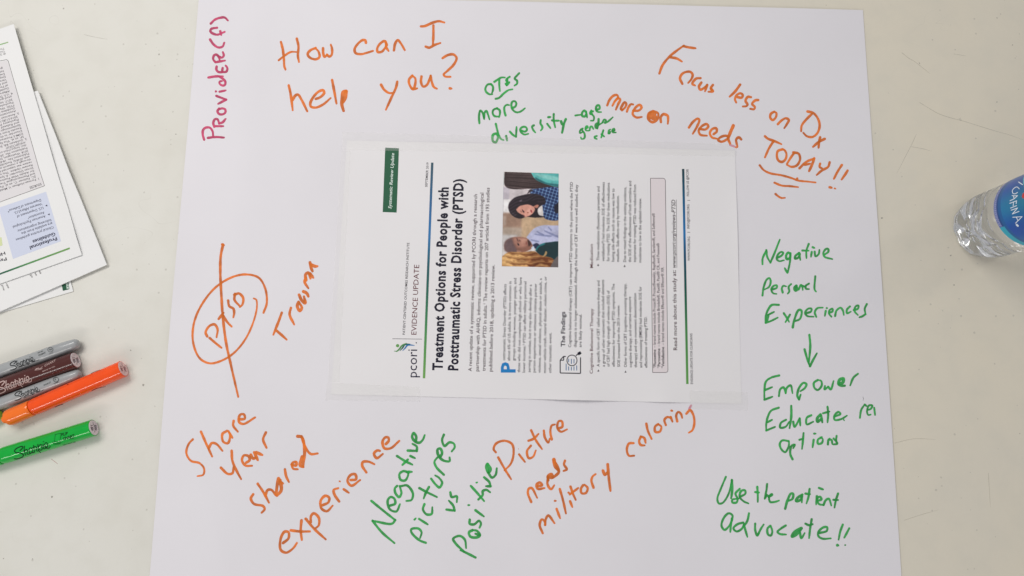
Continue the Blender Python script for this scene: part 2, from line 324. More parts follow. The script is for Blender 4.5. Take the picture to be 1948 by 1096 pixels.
WORDS = [
# (label, colour, origin x, origin y, scale, default width in photo px, [stroke or (width, stroke)])
('crimson word PROVIDER(f) running up the left side', 'crimson', 360, 0, 3.78, 4.7, [
 [(135,992),(190,986),(250,990)], [(107,1005),(97,965),(100,935),(120,918),(150,920),(168,945),(172,985)],
 [(190,908),(245,908)], [(180,912),(173,885),(185,858),(203,858),(215,888)], [(215,888),(240,880),(262,855)],
 [(215,782),(203,800),(215,820),(240,823),(260,808),(258,788),(238,780),(215,786)],
 [(195,690),(265,717)], [(265,717),(207,748)], [(218,660),(262,651)], [(192,658)],
 [(138,558),(190,550),(243,550)], [(215,550),(245,570),(260,590),(255,612),(235,615),(217,598),(222,585),(235,584)],
 [(197,480),(195,500),(210,518),(245,519),(268,515),(274,490),(262,472)], [(240,490),(236,516)],
 [(190,448),(258,436)], [(185,445),(172,425),(178,400),(195,393),(212,410),(220,435)], [(210,405),(235,415),(248,400),(242,375)],
 [(150,285),(175,320),(210,342),(240,335),(252,308)],
 [(200,200),(160,208),(152,225),(170,242),(205,250),(230,240),(255,230)], [(223,225),(230,252)],
 [(155,170),(185,142),(225,128),(255,127),(278,148)]]),
('orange word How', 'orange', 500, 20, 4.87, 5.0, [
 [(168,292),(185,360),(195,450),(200,520),(210,548)], [(315,262),(330,330),(325,420),(335,478)], (4.2,[(147,462),(200,420),(260,385),(310,385)]),
 [(490,348),(440,370),(415,405),(440,440),(495,452),(525,430),(515,380),(485,350)],
 [(558,350),(560,400),(572,430),(595,410)], [(595,410),(615,428),(638,410),(640,350),(630,318)]]),
('orange word can', 'orange', 500, 20, 4.87, 5.0, [
 [(955,300),(950,278),(925,275),(880,310),(850,360),(860,395),(910,405),(965,392),(1020,375)],
 [(1150,320),(1130,285),(1095,300),(1060,350),(1065,385),(1105,380),(1145,325)], [(1140,300),(1145,345),(1165,375)],
 [(1215,370),(1225,310),(1250,275),(1275,300),(1315,368)]]),
('orange letter I', 'orange', 500, 20, 4.87, 5.0, [
 (5.2,[(1465,148),(1500,145),(1570,115),(1630,100),(1682,112)]), [(1580,140),(1580,230),(1575,325)], [(1508,335),(1540,345),(1590,320),(1645,302)]]),
('orange word help', 'orange', 500, 20, 4.87, 5.2, [
 [(240,695),(255,760),(268,850),(277,925)], [(277,830),(300,790),(325,780),(360,830),(412,935)],
 [(490,820),(530,805),(568,765),(560,740),(520,750),(470,800),(440,860),(445,890),(490,900),(560,870),(628,812)],
 [(642,645),(660,740),(682,862)], (6.5,[(772,748),(745,755),(735,800),(732,870),(748,930)]), (7,[(772,750),(765,800),(745,850)])]),
('orange word you with a question mark', 'orange', 500, 20, 4.87, 5.0, [
 [(1095,688),(1125,735),(1170,765),(1200,765)], [(1245,660),(1235,710),(1190,810),(1140,920)],
 [(1385,605),(1355,640),(1358,685),(1390,730),(1410,690),(1412,630),(1385,605)], [(1390,730),(1430,722)],
 [(1470,612),(1465,660),(1485,705),(1520,690),(1555,605)], [(1555,605),(1565,660),(1585,710),(1612,725)],
 [(1665,442),(1710,415),(1765,408),(1795,440),(1770,500),(1710,560),(1675,595),(1690,612),(1738,615)], [(1732,722),(1748,724)]]),
('small green underlined word', 'green', 880, 120, 6.0875, 4.2, [
 [(330,245),(290,250),(265,290),(270,330),(310,362),(345,362)], [(330,245),(350,270),(352,310),(340,350)],
 [(368,218),(410,190),(450,168),(490,168)], [(425,190),(425,260),(432,325)],
 [(545,160),(510,185),(505,205),(525,220)], [(500,240),(512,262)], [(540,225),(512,262)], [(518,185),(515,250)],
 [(655,118),(625,150),(602,180),(630,205),(630,240),(600,262)], [(382,415),(420,405),(480,350),(530,315),(578,305)]]),
('small green word more', 'green', 880, 120, 6.0875, 4.2, [
 [(195,698),(190,620),(205,550),(230,575),(250,650)], [(250,640),(255,575),(275,555),(295,600),(312,655)],
 [(400,525),(360,540),(348,580),(370,615),(415,620)], [(400,525),(430,550),(432,590),(422,628)],
 [(498,608),(485,560),(485,510),(510,485),(540,488)],
 [(578,520),(610,505),(622,470),(605,443),(575,450),(565,490),(580,540),(620,570),(665,565),(722,525)]]),
('small green word diversity', 'green', 880, 120, 6.0875, 4.2, [
 [(385,705),(400,770),(420,840),(445,880),(475,893)], (5,[(410,845),(395,820),(355,830),(345,870),(355,910),(385,918),(405,880),(412,850)]),
 [(505,845),(515,898)], [(548,795),(580,830),(618,855)], [(618,855),(622,800),(625,740)],
 [(685,785),(720,795),(745,775),(735,745),(700,740),(668,765),(680,805),(715,828),(762,820)],
 [(825,722),(805,735),(815,770),(842,805)], [(905,662),(902,700),(922,735),(922,760),(905,782)],
 [(980,705),(1018,755)], [(992,628),(1018,625)], [(1055,592),(1055,660),(1072,745)], [(1035,665),(1070,668),(1115,668)],
 (5,[(1140,675),(1155,710),(1170,715)]), (4.8,[(1195,650),(1175,700),(1152,808)])]),
('tiny green word age after a dash', 'green', 880, 120, 6.0875, 3.8, [
 [(1305,608),(1340,603),(1370,600)], (4.6,[(1430,570),(1410,550),(1385,575),(1385,610),(1415,620),(1435,580)]), [(1430,560),(1442,632)],
 [(1510,560),(1480,565),(1478,592),(1505,590)], [(1490,550),(1495,590),(1520,620),(1515,665),(1485,668)],
 (4.4,[(1550,540),(1585,530),(1580,490),(1555,495),(1545,540),(1565,565),(1605,568)])]),
('tiny green word gender', 'green', 880, 120, 6.0875, 3.8, [
 [(1390,760),(1365,775),(1358,810),(1390,800)], [(1385,780),(1412,820),(1410,870),(1375,880),(1370,860)],
 [(1425,760),(1450,745),(1440,730),(1425,745),(1430,780),(1460,785)], [(1470,780),(1480,740),(1495,735),(1515,765)],
 (4.6,[(1575,650),(1572,700),(1560,760)]), (5,[(1570,700),(1545,710),(1542,750),(1560,755)]), (3,[(1575,720),(1620,690)]),
 [(1620,690),(1640,655),(1662,665),(1645,695),(1680,680),(1740,628)]]),
('tiny green unclear word under gender', 'green', 880, 120, 6.0875, 3.8, [
 [(1555,845),(1528,855),(1535,872),(1555,880)], [(1630,778),(1615,830),(1605,865)], [(1608,825),(1640,852)],
 [(1690,815),(1695,780),(1712,770)], [(1700,815),(1712,795)], [(1735,785),(1760,780),(1755,760),(1738,770),(1738,800),(1775,805)]]),
('orange word Focus', 'orange', 1140, 70, 3.322, 5.0, [
 [(380,232),(400,180),(450,120),(535,55)], [(530,60),(570,68),(608,73)], [(450,130),(490,138),(522,157)],
 [(525,298),(510,262),(530,230),(575,222),(590,240),(582,268),(562,292)],
 [(640,262),(612,265),(588,298),(605,308)], [(645,290),(630,315),(638,335),(660,325),(682,305)], [(682,305),(668,345)],
 [(718,305),(705,325),(718,345),(690,348)], [(705,330),(716,338)]]),
('orange word less', 'orange', 1270, 170, 4.98, 4.9, [
 (5.2,[(687,-44),(640,20),(588,70)]), [(665,75),(700,80),(712,55),(690,38),(655,55),(638,95),(650,125)],
 [(790,75),(760,72),(738,110),(758,145),(745,160),(712,163)], [(858,102),(830,105),(800,140),(825,165),(820,188),(782,185)]]),
('orange word on beside the large D', 'orange', 1270, 170, 4.98, 4.9, [
 [(1010,213),(980,230),(972,268),(995,292),(1025,265),(1030,225),(1010,213)], [(1045,330),(1080,295),(1120,275),(1148,290),(1130,330),(1105,368)]]),
('large orange letters Dx', 'orange', 1270, 170, 4.98, 4.9, [
 [(1325,210),(1380,225),(1425,280),(1440,350),(1415,420),(1370,452),(1320,445),(1285,412)], [(1365,235),(1310,290),(1270,345),(1265,398)],
 (5.4,[(1445,455),(1435,500),(1430,552)]), (5.4,[(1488,470),(1430,500),(1378,545)])]),
('orange word TODAY with two exclamation marks', 'orange', 1270, 170, 4.98, 4.9, [
 [(922,445),(950,468),(1010,490),(1078,520)], [(1005,490),(960,560),(922,645)],
 [(1090,568),(1045,585),(1035,630),(1050,675),(1085,688),(1118,660),(1125,610),(1105,575),(1080,568)],
 [(1200,600),(1165,650),(1130,708)], [(1190,598),(1240,610),(1255,660),(1225,720),(1175,735),(1130,715)],
 [(1250,748),(1310,690),(1388,655)], (5.6,[(1388,655),(1370,710),(1340,775)]), [(1300,715),(1350,705)],
 [(1445,705),(1440,735),(1465,750)], [(1535,692),(1520,735),(1460,770),(1412,812)], [(1650,718),(1610,780),(1575,848)], [(1705,770),(1680,810),(1648,855)],
 [(1535,928),(1555,933)], (3.6,[(1582,938),(1592,943)])]),
('three orange underlines below TODAY', 'orange', 1270, 170, 4.98, 4.2, [
 [(872,720),(910,765),(970,795),(1080,815),(1170,840),(1240,865),(1330,875),(1402,883)], (5,[(1228,845),(1222,856)]),
 [(1012,885),(1080,912),(1160,918),(1238,927)], [(1022,992),(1050,1015),(1080,1030),(1112,1028)]]),
('orange word more', 'orange', 880, 120, 6.0875, 4.9, [
 [(1675,490),(1700,430),(1745,380),(1785,370),(1800,395),(1765,440),(1735,495)], [(1765,440),(1800,410),(1825,420),(1800,480),(1775,540)],
 [(1850,540),(1832,535),(1850,490),(1875,455),(1895,470),(1885,510),(1845,550)],
 [(1903,562),(1920,515),(1950,478),(1975,480)], [(1975,552),(2040,550),(2072,515),(2050,485),(1995,525),(1970,590),(2010,630),(2075,625)]]),
('orange blot and word on', 'orange', 1140, 70, 3.322, 5.2, [
 (18,[(337,500),(344,508)]), (5,[(340,470),(312,485),(310,520),(335,540),(365,525),(372,485),(345,470)]),
 [(390,540),(388,510),(405,490),(432,500),(435,520),(433,550)]]),
('orange word needs in the upper note', 'orange', 1270, 170, 4.98, 4.9, [
 [(202,362),(240,310),(285,278),(300,290),(280,350),(238,422)], [(300,375),(360,380),(385,350),(370,330),(330,345),(295,390),(310,430),(372,440)],
 [(435,425),(465,400),(460,370),(425,375),(400,415),(420,455),(465,468)], [(570,445),(545,440),(500,455),(478,480),(510,497),(565,470),(575,448)],
 (6.2,[(622,345),(590,420),(575,470),(592,515)]), [(697,475),(675,455),(650,475),(655,520),(660,548),(645,550)]]),
('pale pink joining stroke before the last letter of needs', 'pink', 1270, 170, 4.98, 4.4, [[(592,528),(640,545)]]),
('orange vertical line struck through PTSD', 'orange', 340, 440, 3.2235, 5.3, [
 [(272,82),(258,150),(255,250),(262,400),(270,520),(290,680),(320,820),(365,1015)], (6,[(268,82),(276,86)])]),
('orange loop drawn round PTSD', 'orange', 340, 440, 3.2235, 4.4, [
 [(520,500),(540,440),(530,350),(490,285),(410,265),(320,285),(220,350),(130,470),(90,580),(90,690),(130,780),(190,810),(260,795),(340,745),(410,660),(460,550),(480,460),(475,420),(460,412)]]),
('orange word PTSD', 'orange', 340, 440, 3.2235, 5.0, [
 [(175,645),(165,620),(190,580),(220,572),(238,600),(232,650)], [(190,655),(225,685),(262,715)], [(245,538),(275,500)], [(270,515),(300,560),(325,585)],
 [(303,425),(310,460),(335,475),(340,500),(335,528)], [(345,385),(342,420),(375,460)], [(340,390),(370,382),(395,410),(390,450),(375,465)]]),
('orange word Trauma', 'orange', 340, 440, 3.2235, 5.2, [
 [(632,500),(610,560),(580,635)], [(600,610),(635,640),(662,665)], [(688,470),(680,510),(708,572)],
 (6,[(735,435),(727,460),(742,488),(755,470),(740,440)]), (6,[(738,390),(755,425),(775,440),(768,400)]), (6,[(765,370),(785,380),(795,400)]),
 [(780,285),(772,310),(795,350)], (6,[(780,300),(778,265),(795,255),(808,290)]), (6,[(805,260),(825,285)]), (6,[(805,192),(812,225),(820,245)]), (6,[(812,205),(835,215),(850,215)])]),
('green word Negative at the right edge', 'green', 1430, 440, 5.767, 4.1, [
 [(118,362),(120,300),(160,208)], [(160,208),(170,280),(205,345)], [(205,345),(250,240),(308,92)],
 [(285,290),(330,265),(345,235),(320,228),(285,260),(275,305),(300,328),(355,318)],
 (4.8,[(425,250),(400,235),(378,265),(385,305),(415,295),(425,250)]), [(425,240),(420,330),(395,455)], [(390,455),(362,405)],
 (4.8,[(520,240),(480,270),(475,300),(510,290),(530,250)]), [(520,240),(533,315)], [(625,140),(600,215),(600,295)], [(555,212),(625,213)],
 [(658,228),(650,280)], [(668,175),(688,184)], [(690,225),(700,275),(735,250),(742,205)],
 [(800,255),(840,225),(838,195),(815,195),(785,240),(800,280),(885,306)]]),
('green word Personal', 'green', 1430, 440, 5.767, 4.1, [
 [(118,705),(130,620),(165,530),(195,515),(208,550),(190,610),(140,640)], [(225,640),(275,620),(275,595),(240,600),(215,640),(235,680),(272,688)],
 [(340,672),(330,630),(345,600),(378,605)], [(432,580),(405,610),(412,660),(395,685)], (5.6,[(490,600),(470,620),(480,650),(500,635),(490,605)]),
 [(515,640),(540,590),(552,600),(560,645)], [(628,575),(592,600),(595,630),(628,635)], [(560,600),(585,610)], [(697,495),(690,640),(705,662)]]),
('green word Experiences', 'green', 1430, 440, 5.767, 4.1, [
 (4.5,[(298,808),(220,810),(180,860),(155,930),(152,1005)]), [(152,1005),(210,985),(285,948)], [(175,920),(245,885)], (5,[(168,975),(185,920)]),
 [(352,900),(385,950),(410,995)], [(420,915),(370,998)], (4.6,[(450,1055),(465,980),(515,865),(545,870),(530,960),(480,985)]),
 [(600,900),(650,880),(655,850),(620,850),(585,895),(610,930),(680,938)], [(708,940),(692,890),(720,845),(780,838)],
 [(812,875),(802,930)], [(824,844)], [(850,895),(885,880),(885,850),(855,865),(848,905),(875,938)], [(915,930),(930,870),(975,840),(1000,870),(1010,918)],
 [(1078,825),(1045,860),(1045,900),(1088,882)], [(1120,865),(1165,850),(1170,815),(1140,825),(1130,880),(1165,920)],
 [(1262,800),(1240,850),(1248,910)], [(1248,910),(1210,935),(1180,945)]]),
('green arrow pointing down', 'green', 1430, 620, 4.058, 4.6, [
 [(445,70),(452,150),(440,290)], [(408,182),(430,260),(450,312)], [(450,312),(470,270),(503,212)]]),
('green word Empower', 'green', 1430, 620, 4.058, 4.3, [
 [(212,383),(150,400),(110,430),(98,500),(98,570)], [(98,570),(160,547)], [(105,495),(158,473)],
 [(210,542),(220,490),(245,475),(262,520)], [(262,520),(270,480),(300,460),(315,520)], (4.6,[(365,568),(352,540),(365,480),(400,440),(422,450),(410,480),(375,505)]), [(365,568),(378,530)],
 [(510,418),(480,440),(485,480),(510,495),(540,460),(535,425),(510,418)], [(565,465),(562,490),(590,470)], [(590,470),(610,490),(632,425)],
 (6,[(670,445),(700,440),(708,408),(680,415),(670,450),(690,462),(718,462)]), [(820,370),(785,400),(760,460)]]),
('green word Educate', 'green', 1430, 620, 4.058, 4.3, [
 [(208,632),(150,655),(125,700),(112,760),(112,808)], [(112,808),(180,780)], [(120,745),(158,725)],
 [(265,725),(225,750),(220,785),(260,780),(290,740)], (4.8,[(305,618),(305,700),(292,790)]), [(320,740),(330,780),(370,715)], [(370,715),(375,770)],
 [(460,690),(425,710),(425,760),(475,740)], (6,[(530,685),(505,715),(508,740),(535,720)]), (5,[(535,690),(545,745)]), [(585,625),(590,680),(585,745)], [(550,675),(600,662)],
 [(640,700),(685,680),(670,665),(640,690),(640,725),(690,720),(735,693)], (2.6,[(710,725),(715,732)])]),
('green unfinished word after Educate', 'green', 1430, 620, 4.058, 4.0, [
 [(835,710),(845,650),(872,606)], [(872,608),(887,620)], [(893,650),(920,640),(930,615),(905,615),(890,660),(900,688),(918,685)], [(945,632),(952,688)]]),
('green word options', 'green', 1430, 620, 4.058, 4.3, [
 [(285,890),(235,885),(217,910),(227,950),(258,975),(285,930),(288,892)], (4.8,[(315,1030),(298,990),(305,930),(332,918),(320,945)]),
 [(400,828),(395,890),(388,950)], [(368,880),(400,870)], [(478,880),(470,938)], [(482,832),(494,832)],
 [(540,860),(510,880),(512,910),(540,905),(548,875),(530,860)], [(588,915),(592,880),(602,870)], [(600,880),(615,880),(622,912)],
 [(655,850),(652,890),(660,910),(630,915)], [(632,870),(650,890)]]),
('orange word Share', 'orange', 340, 760, 3.425, 5.0, [
 (4.4,[(92,260),(65,290),(50,350),(80,400),(135,415),(165,450),(160,490),(122,500)]), [(145,210),(180,290),(218,372)], [(195,320),(215,285),(245,290),(285,335)],
 [(315,205),(285,225),(290,275),(320,285),(335,235),(325,205)], [(328,215),(350,250)], [(358,140),(355,170),(385,210)],
 [(395,130),(430,125),(425,98),(400,100),(392,145),(420,160),(498,117)]]),
('orange word Your', 'orange', 340, 760, 3.425, 5.2, [
 [(275,445),(320,485),(350,480),(358,440)], [(345,335),(350,400),(375,460),(407,520)], [(440,412),(462,395),(455,370),(425,365),(412,395),(435,430),(478,432)],
 (6,[(470,360),(485,385),(500,380)]), (6,[(492,345),(515,395)]), (6,[(505,345),(545,362)]), [(568,215),(550,260),(572,315)]]),
('orange word shared', 'orange', 340, 760, 3.425, 5.2, [
 [(485,618),(470,645),(490,680),(550,695),(560,715),(540,738)], [(515,550),(555,610),(588,672)], [(565,625),(580,590),(605,590),(632,625)],
 (6.5,[(650,515),(640,570),(635,620)]), (6.5,[(660,525),(668,590),(640,628)]), [(660,535),(680,548)], [(692,455),(700,500),(718,538)],
 [(735,425),(765,430),(765,408),(740,415),(745,450),(775,455)], (6.2,[(775,240),(800,245),(820,320),(810,440)]), [(800,240),(825,310),(860,355),(905,352)],
 (7,[(805,375),(792,430),(812,440)])]),
('orange word experience', 'orange', 340, 760, 3.425, 5.3, [
 [(680,935),(715,905),(715,865),(690,862),(665,905),(665,980),(700,998),(745,970),(770,935)], [(730,853),(790,860),(855,860)], [(800,788),(795,850),(802,915)],
 [(828,778),(880,840),(958,912)], [(860,800),(862,760),(880,742),(912,770),(912,820),(890,840)],
 [(935,690),(975,670),(980,640),(955,628),(925,660),(930,710),(965,728),(1003,692)], [(1045,665),(1015,620),(1010,590),(1040,578)],
 [(1075,585),(1108,608)], (3.6,[(1048,533),(1052,535)]), [(1120,525),(1155,520),(1150,488),(1120,492),(1100,530),(1125,562),(1182,525)],
 [(1222,475),(1195,430),(1200,408),(1235,405),(1275,422)], [(1310,335),(1295,332),(1272,352),(1290,382),(1330,355)],
 [(1350,290),(1368,270),(1365,248),(1345,248),(1328,275),(1340,318),(1380,318),(1437,270)]]),
('green word Negative slanting up', 'green', 680, 780, 3.652, 4.9, [
 [(97,632),(180,700),(262,765)], [(262,765),(240,790),(105,770)], [(105,770),(170,850),(257,925)],
 [(225,665),(262,650),(255,615),(230,605),(210,630),(225,690),(270,705),(295,655)],
 [(275,528),(260,545),(265,580),(290,605),(305,580),(298,545),(292,528)], [(300,530),(345,525),(385,580),(375,625),(340,632)],
 [(355,435),(320,425),(292,445),(300,485),(330,490),(350,460),(355,435)], [(345,430),(378,430)], [(275,320),(330,355),(382,380)], [(350,345),(312,382)],
 [(368,320),(400,335)], [(350,282),(412,285)], [(412,285),(412,255),(382,235)], (5.2,[(405,215),(408,185),(390,160),(380,185),(395,215),(430,228),(455,205),(467,175)])]),
('green word pictures', 'green', 680, 780, 3.652, 4.8, [
 [(475,923),(430,905),(375,850),(375,828),(425,825),(445,850),(435,890)], [(428,757),(488,795)], (4,[(396,762),(406,752)]), [(465,655),(455,690),(480,725),(515,722),(520,675)],
 [(430,543),(480,570),(552,605)], [(497,535),(475,575),(460,615)], [(512,478),(545,520),(570,538),(588,505),(565,470),(540,455)],
 [(600,450),(550,400),(535,360),(555,330)], (5.4,[(575,325),(588,300),(575,268),(557,275),(562,315),(595,350),(640,355),(640,330)]),
 [(600,172),(588,210),(605,250),(640,225),(670,235),(675,260),(655,288)]]),
('green word vs', 'green', 680, 780, 3.652, 4.8, [
 [(618,692),(675,700)], [(675,700),(665,665),(635,630)], [(645,572),(655,605),(690,600),(690,640)]]),
('green word Positive', 'green', 680, 780, 3.652, 4.9, [
 [(820,1025),(740,985),(715,975)], [(740,985),(680,925),(665,895),(710,875),(745,900),(755,960)],
 (5.4,[(800,835),(775,850),(785,880),(830,885),(850,870),(830,840),(800,835)]), [(820,860),(852,872)], [(780,762),(780,790),(810,795),(845,770),(858,790),(848,818)],
 [(820,697),(878,740)], (4,[(770,661),(780,661)]), [(788,528),(835,580),(880,633)], [(840,622),(870,590),(870,565),(895,555),(922,572)], (3.6,[(826,505),(834,503)]),
 [(880,468),(915,500),(925,530)], [(925,530),(893,530)], (7,[(903,378),(897,395),(910,430),(922,412),(906,378)]), [(905,430),(935,470),(960,450),(968,405)]]),
('orange word Picture', 'orange', 920, 750, 3.78, 4.7, [
 [(88,418),(72,395),(90,355),(150,335),(205,360),(215,430),(195,500),(150,548)], [(105,455),(150,535),(198,612)], [(255,433),(297,487)], (1,[(250,392),(252,396)]),
 [(340,370),(312,410),(325,460),(355,450),(375,405)], [(342,260),(375,330),(420,395)], [(322,335),(360,320),(395,285)],
 [(433,262),(440,310),(465,348),(475,320)], [(490,325),(480,270),(490,225),(512,218)], [(535,245),(565,235),(562,195),(540,195),(530,240),(555,270),(600,253)]]),
('orange word needs above military', 'orange', 920, 750, 3.78, 4.9, [
 [(342,775),(318,710),(325,680),(345,675),(385,745)], (5.4,[(390,660),(420,655),(405,635),(382,650),(390,680),(438,675)]),
 (6,[(465,595),(495,600),(488,575),(462,590),(465,620)]), [(462,600),(460,650),(485,683),(508,655)],
 (6.8,[(505,470),(515,520),(535,545)]), (6,[(505,480),(530,520),(540,560),(500,600)]), [(585,478),(578,505),(598,540),(575,552)]]),
('orange word military', 'orange', 920, 750, 3.78, 4.9, [
 [(425,1000),(403,940),(418,900),(435,910),(445,940)], [(442,940),(448,895),(465,872),(510,928)], [(525,825),(550,892)], (4.2,[(512,767),(520,767)]),
 [(548,682),(570,760),(592,858)], [(622,770),(638,812)], (4.2,[(610,708),(616,710)]), [(625,665),(640,710),(662,760)], [(620,720),(680,675)],
 [(715,655),(700,680),(705,712),(735,710),(748,675),(725,650)], [(790,672),(775,620),(785,590),(805,575)], (5.4,[(858,550),(872,580),(890,560)]), (5.6,[(892,505),(900,600),(912,695)])]),
('orange word coloring', 'orange', 920, 750, 3.78, 4.8, [
 [(1078,352),(1045,355),(1030,400),(1045,442),(1082,442)], [(1130,305),(1118,340),(1130,365),(1158,368)], [(1130,305),(1155,315),(1165,350)],
 [(1170,212),(1180,260),(1208,322)], [(1255,215),(1232,235),(1235,270),(1265,270),(1278,235),(1255,215)], [(1310,222),(1300,185),(1320,165),(1345,170)],
 [(1345,165),(1358,198)], (4,[(1350,118),(1358,120)]), [(1392,195),(1385,150),(1400,128),(1418,140),(1428,170)], [(1458,140),(1485,115),(1508,150),(1515,210),(1500,260),(1475,277)]]),
('pale pink top stroke of the g in coloring', 'pink', 920, 750, 3.78, 4.6, [[(1478,108),(1492,80)]]),
('green word Use', 'green', 1340, 880, 5.074, 4.4, [
 (4,[(207,138),(160,250),(125,350),(140,395),(175,390),(230,310),(265,170)]), (5.4,[(265,170),(266,290),(258,345)]),
 [(340,255),(300,300),(320,350),(310,385),(270,385),(270,360),(330,348)], [(345,330),(395,300),(390,268),(355,275),(340,330),(380,375),(425,395)]]),
('green word the', 'green', 1340, 880, 5.074, 4.4, [
 [(510,235),(515,310),(515,380)], [(490,285),(528,290)], [(605,208),(598,270),(582,350)], [(585,345),(605,315),(625,340)],
 [(625,330),(655,310),(650,305),(625,330),(635,380),(680,380),(720,367)]]),
('green word patient', 'green', 1340, 880, 5.074, 4.5, [
 (5,[(780,445),(800,370),(835,300),(855,300),(850,350),(810,370)]), (5.4,[(945,310),(895,345),(885,370),(920,365),(945,330)]), [(940,320),(940,385)],
 [(1015,255),(1005,330),(985,395)], [(975,300),(1020,305)], [(1085,325),(1078,405)], [(1105,245),(1145,260)],
 [(1090,370),(1130,355),(1115,330),(1090,345),(1105,400),(1150,410)], [(1150,410),(1170,365),(1200,350),(1225,415)], [(1290,300),(1270,360),(1255,435)], [(1245,360),(1290,362)]]),
('green word advocate with two exclamation marks', 'green', 1340, 880, 5.074, 4.5, [
 [(265,560),(270,510),(235,490),(190,530),(165,610),(195,650),(240,610),(262,560)], [(265,540),(255,610),(250,670)],
 [(375,580),(320,595),(280,635),(310,665),(360,640),(385,590)], [(430,490),(415,560),(380,620)], [(380,600),(415,718)], [(490,590),(490,650),(510,705),(530,680)],
 [(520,690),(545,640),(572,598)], [(635,610),(608,640),(615,695),(640,705),(655,670),(640,610)], [(785,608),(735,640),(705,670),(730,690),(788,695)],
 (6,[(935,635),(870,670),(845,715),(880,700),(930,650)]), [(920,660),(935,730),(968,680)], [(1035,548),(1020,640),(1010,730)], [(975,590),(1010,605),(1045,595)],
 [(1110,680),(1180,660),(1185,625),(1150,625),(1100,670),(1100,710),(1140,735),(1220,732)], [(1335,600),(1310,670),(1295,745)], [(1398,635),(1350,725)],
 (5.4,[(1283,798),(1292,800)]), (3.6,[(1358,797),(1362,797)])]),
]
for lab, col, ox, oy, sc, w, strokes in WORDS:
    I = Ink(PROJ_CHART)
    for s in strokes:
        ww = w
        if isinstance(s, tuple): ww, s = s
        I.stroke([(ox + x / sc, oy + y / sc) for x, y in s], ww)
    I.build('handwriting', M[col], FLIP, chart_origin, lab)

I = Ink(PROJ_CHART); I.stroke([(1641.5, 755), (1642.5, 759), (1641.8, 762)], 0.8); I.build('pencil_tick', ink('pencil_grey', (120, 116, 120), .7), FLIP, chart_origin)

# ------------------------------------------------------------------ printed text
_txt = []
def text_geo(body, bold=0.0, shear=0.0, sp=1.0):
    cu = bpy.data.curves.new('t', 'FONT'); cu.body = body; cu.size = 1.0; cu.resolution_u = 2; cu.offset = bold; cu.shear = shear; cu.space_character = sp; cu.fill_mode = 'FRONT'
    o = bpy.data.objects.new('t', cu); S.collection.objects.link(o); return o
class Page:
    """text and rules printed on one sheet, grouped into parts"""
    def __init__(self, proj, parent, origin): self.proj, self.parent, self.origin, self.q = proj, parent, origin, {}
    def text(self, part, body, a, b, em, col=(45, 42, 50), bold=0.0, shear=0.0, sp=1.0):
        if em < 11 and bold == 0: bold = 0.008
        self.q.setdefault((part, col), []).append(('t', text_geo(body, bold, shear, sp), a, b, em))
    def line(self, part, pts, w, col, **k): self.q.setdefault((part, col), []).append(('s', pts, w))
    def poly(self, part, pts, col, lift=0.00004): self.q.setdefault((part, col), []).append(('p', pts, lift))
    def quad(self, part, pts, col): self.q.setdefault((part, col), []).append(('q', pts))
    def finish(self):
        bpy.context.view_layer.update(); dg = bpy.context.evaluated_depsgraph_get(); out = []
        for (part, col), items in self.q.items():
            I = Ink(self.proj)
            for it in items:
                if it[0] == 's':
                    P = [np.array(p, float) for p in it[1]]
                    for i in range(len(P) - 1):
                        d = P[i + 1] - P[i]; L = np.linalg.norm(d); d /= L; nrm = np.array([-d[1], d[0]]) * it[2] / 2; n = max(1, int(L / 12)); I.k += 1
                        base = len(I.V)
                        for k in range(n + 1):
                            c = P[i] + d * L * k / n
                            for sgn in (1, -1): I.V.append(self.proj(*(c + nrm * sgn), 0.00006 + (I.k % 30) * 2e-6))
                        for k in range(n): a = base + 2 * k; I.F.append((a, a + 1, a + 3, a + 2))
                elif it[0] == 'q': I.quad(it[1])
                elif it[0] == 'p': I.poly(it[1], it[2])
                else:
                    _, o, a, b, em = it; me = o.evaluated_get(dg).to_mesh()
                    co = np.array([v.co[:] for v in me.vertices]); 
                    if len(co) == 0: continue
                    x0, x1 = co[:, 0].min(), co[:, 0].max(); a, b = np.array(a, float), np.array(b, float)
                    d = b - a; L = np.linalg.norm(d); d /= L; up = np.array([d[1], -d[0]]); base = len(I.V)
                    for c in co:
                        p = a + d * (c[0] - x0) / (x1 - x0) * L + up * c[1] * em; I.V.append(self.proj(p[0], p[1], 0.00007))
                    for pl in me.polygons: I.F.append(tuple(base + v for v in pl.vertices))
                    o.evaluated_get(dg).to_mesh_clear(); cu = o.data; bpy.data.objects.remove(o); bpy.data.curves.remove(cu)
            out.append(I.build(part.split('#')[0], print_mat(col), self.parent, self.origin))
        self.q = {}
        return out
def gradient_bar(name, a, b, w, stops, proj, parent, origin, n=40):
    V, Fc, cols = [], [], []
    a, b = np.array(a, float), np.array(b, float); d = (b - a) / np.linalg.norm(b - a); nr = np.array([-d[1], d[0]]) * w / 2
    for k in range(n + 1):
        t = k / n; c = a + (b - a) * t
        for (t0, c0), (t1, c1) in zip(stops[:-1], stops[1:]):
            if t0 <= t <= t1: col = [c0[i] + (c1[i] - c0[i]) * (t - t0) / (t1 - t0) for i in range(3)]
        for s in (1, -1): V.append(proj(*(c + nr * s), 0.00006)); cols.append((*lin(col), 1))
    for k in range(n): Fc.append((2 * k, 2 * k + 1, 2 * k + 3, 2 * k + 2))
    o = mesh(name, V, Fc, M['vcol'], parent, False, origin)
    at_ = o.data.color_attributes.new("Col", 'FLOAT_COLOR', 'POINT'); at_.data.foreach_set("color", np.array(cols, dtype=np.float32).ravel())
    if sum(p.normal.z for p in o.data.polygons) < 0: o.data.flip_normals()
    return o
M['vcol'] = attr_mat('colour_print', 0.45, 0.35)

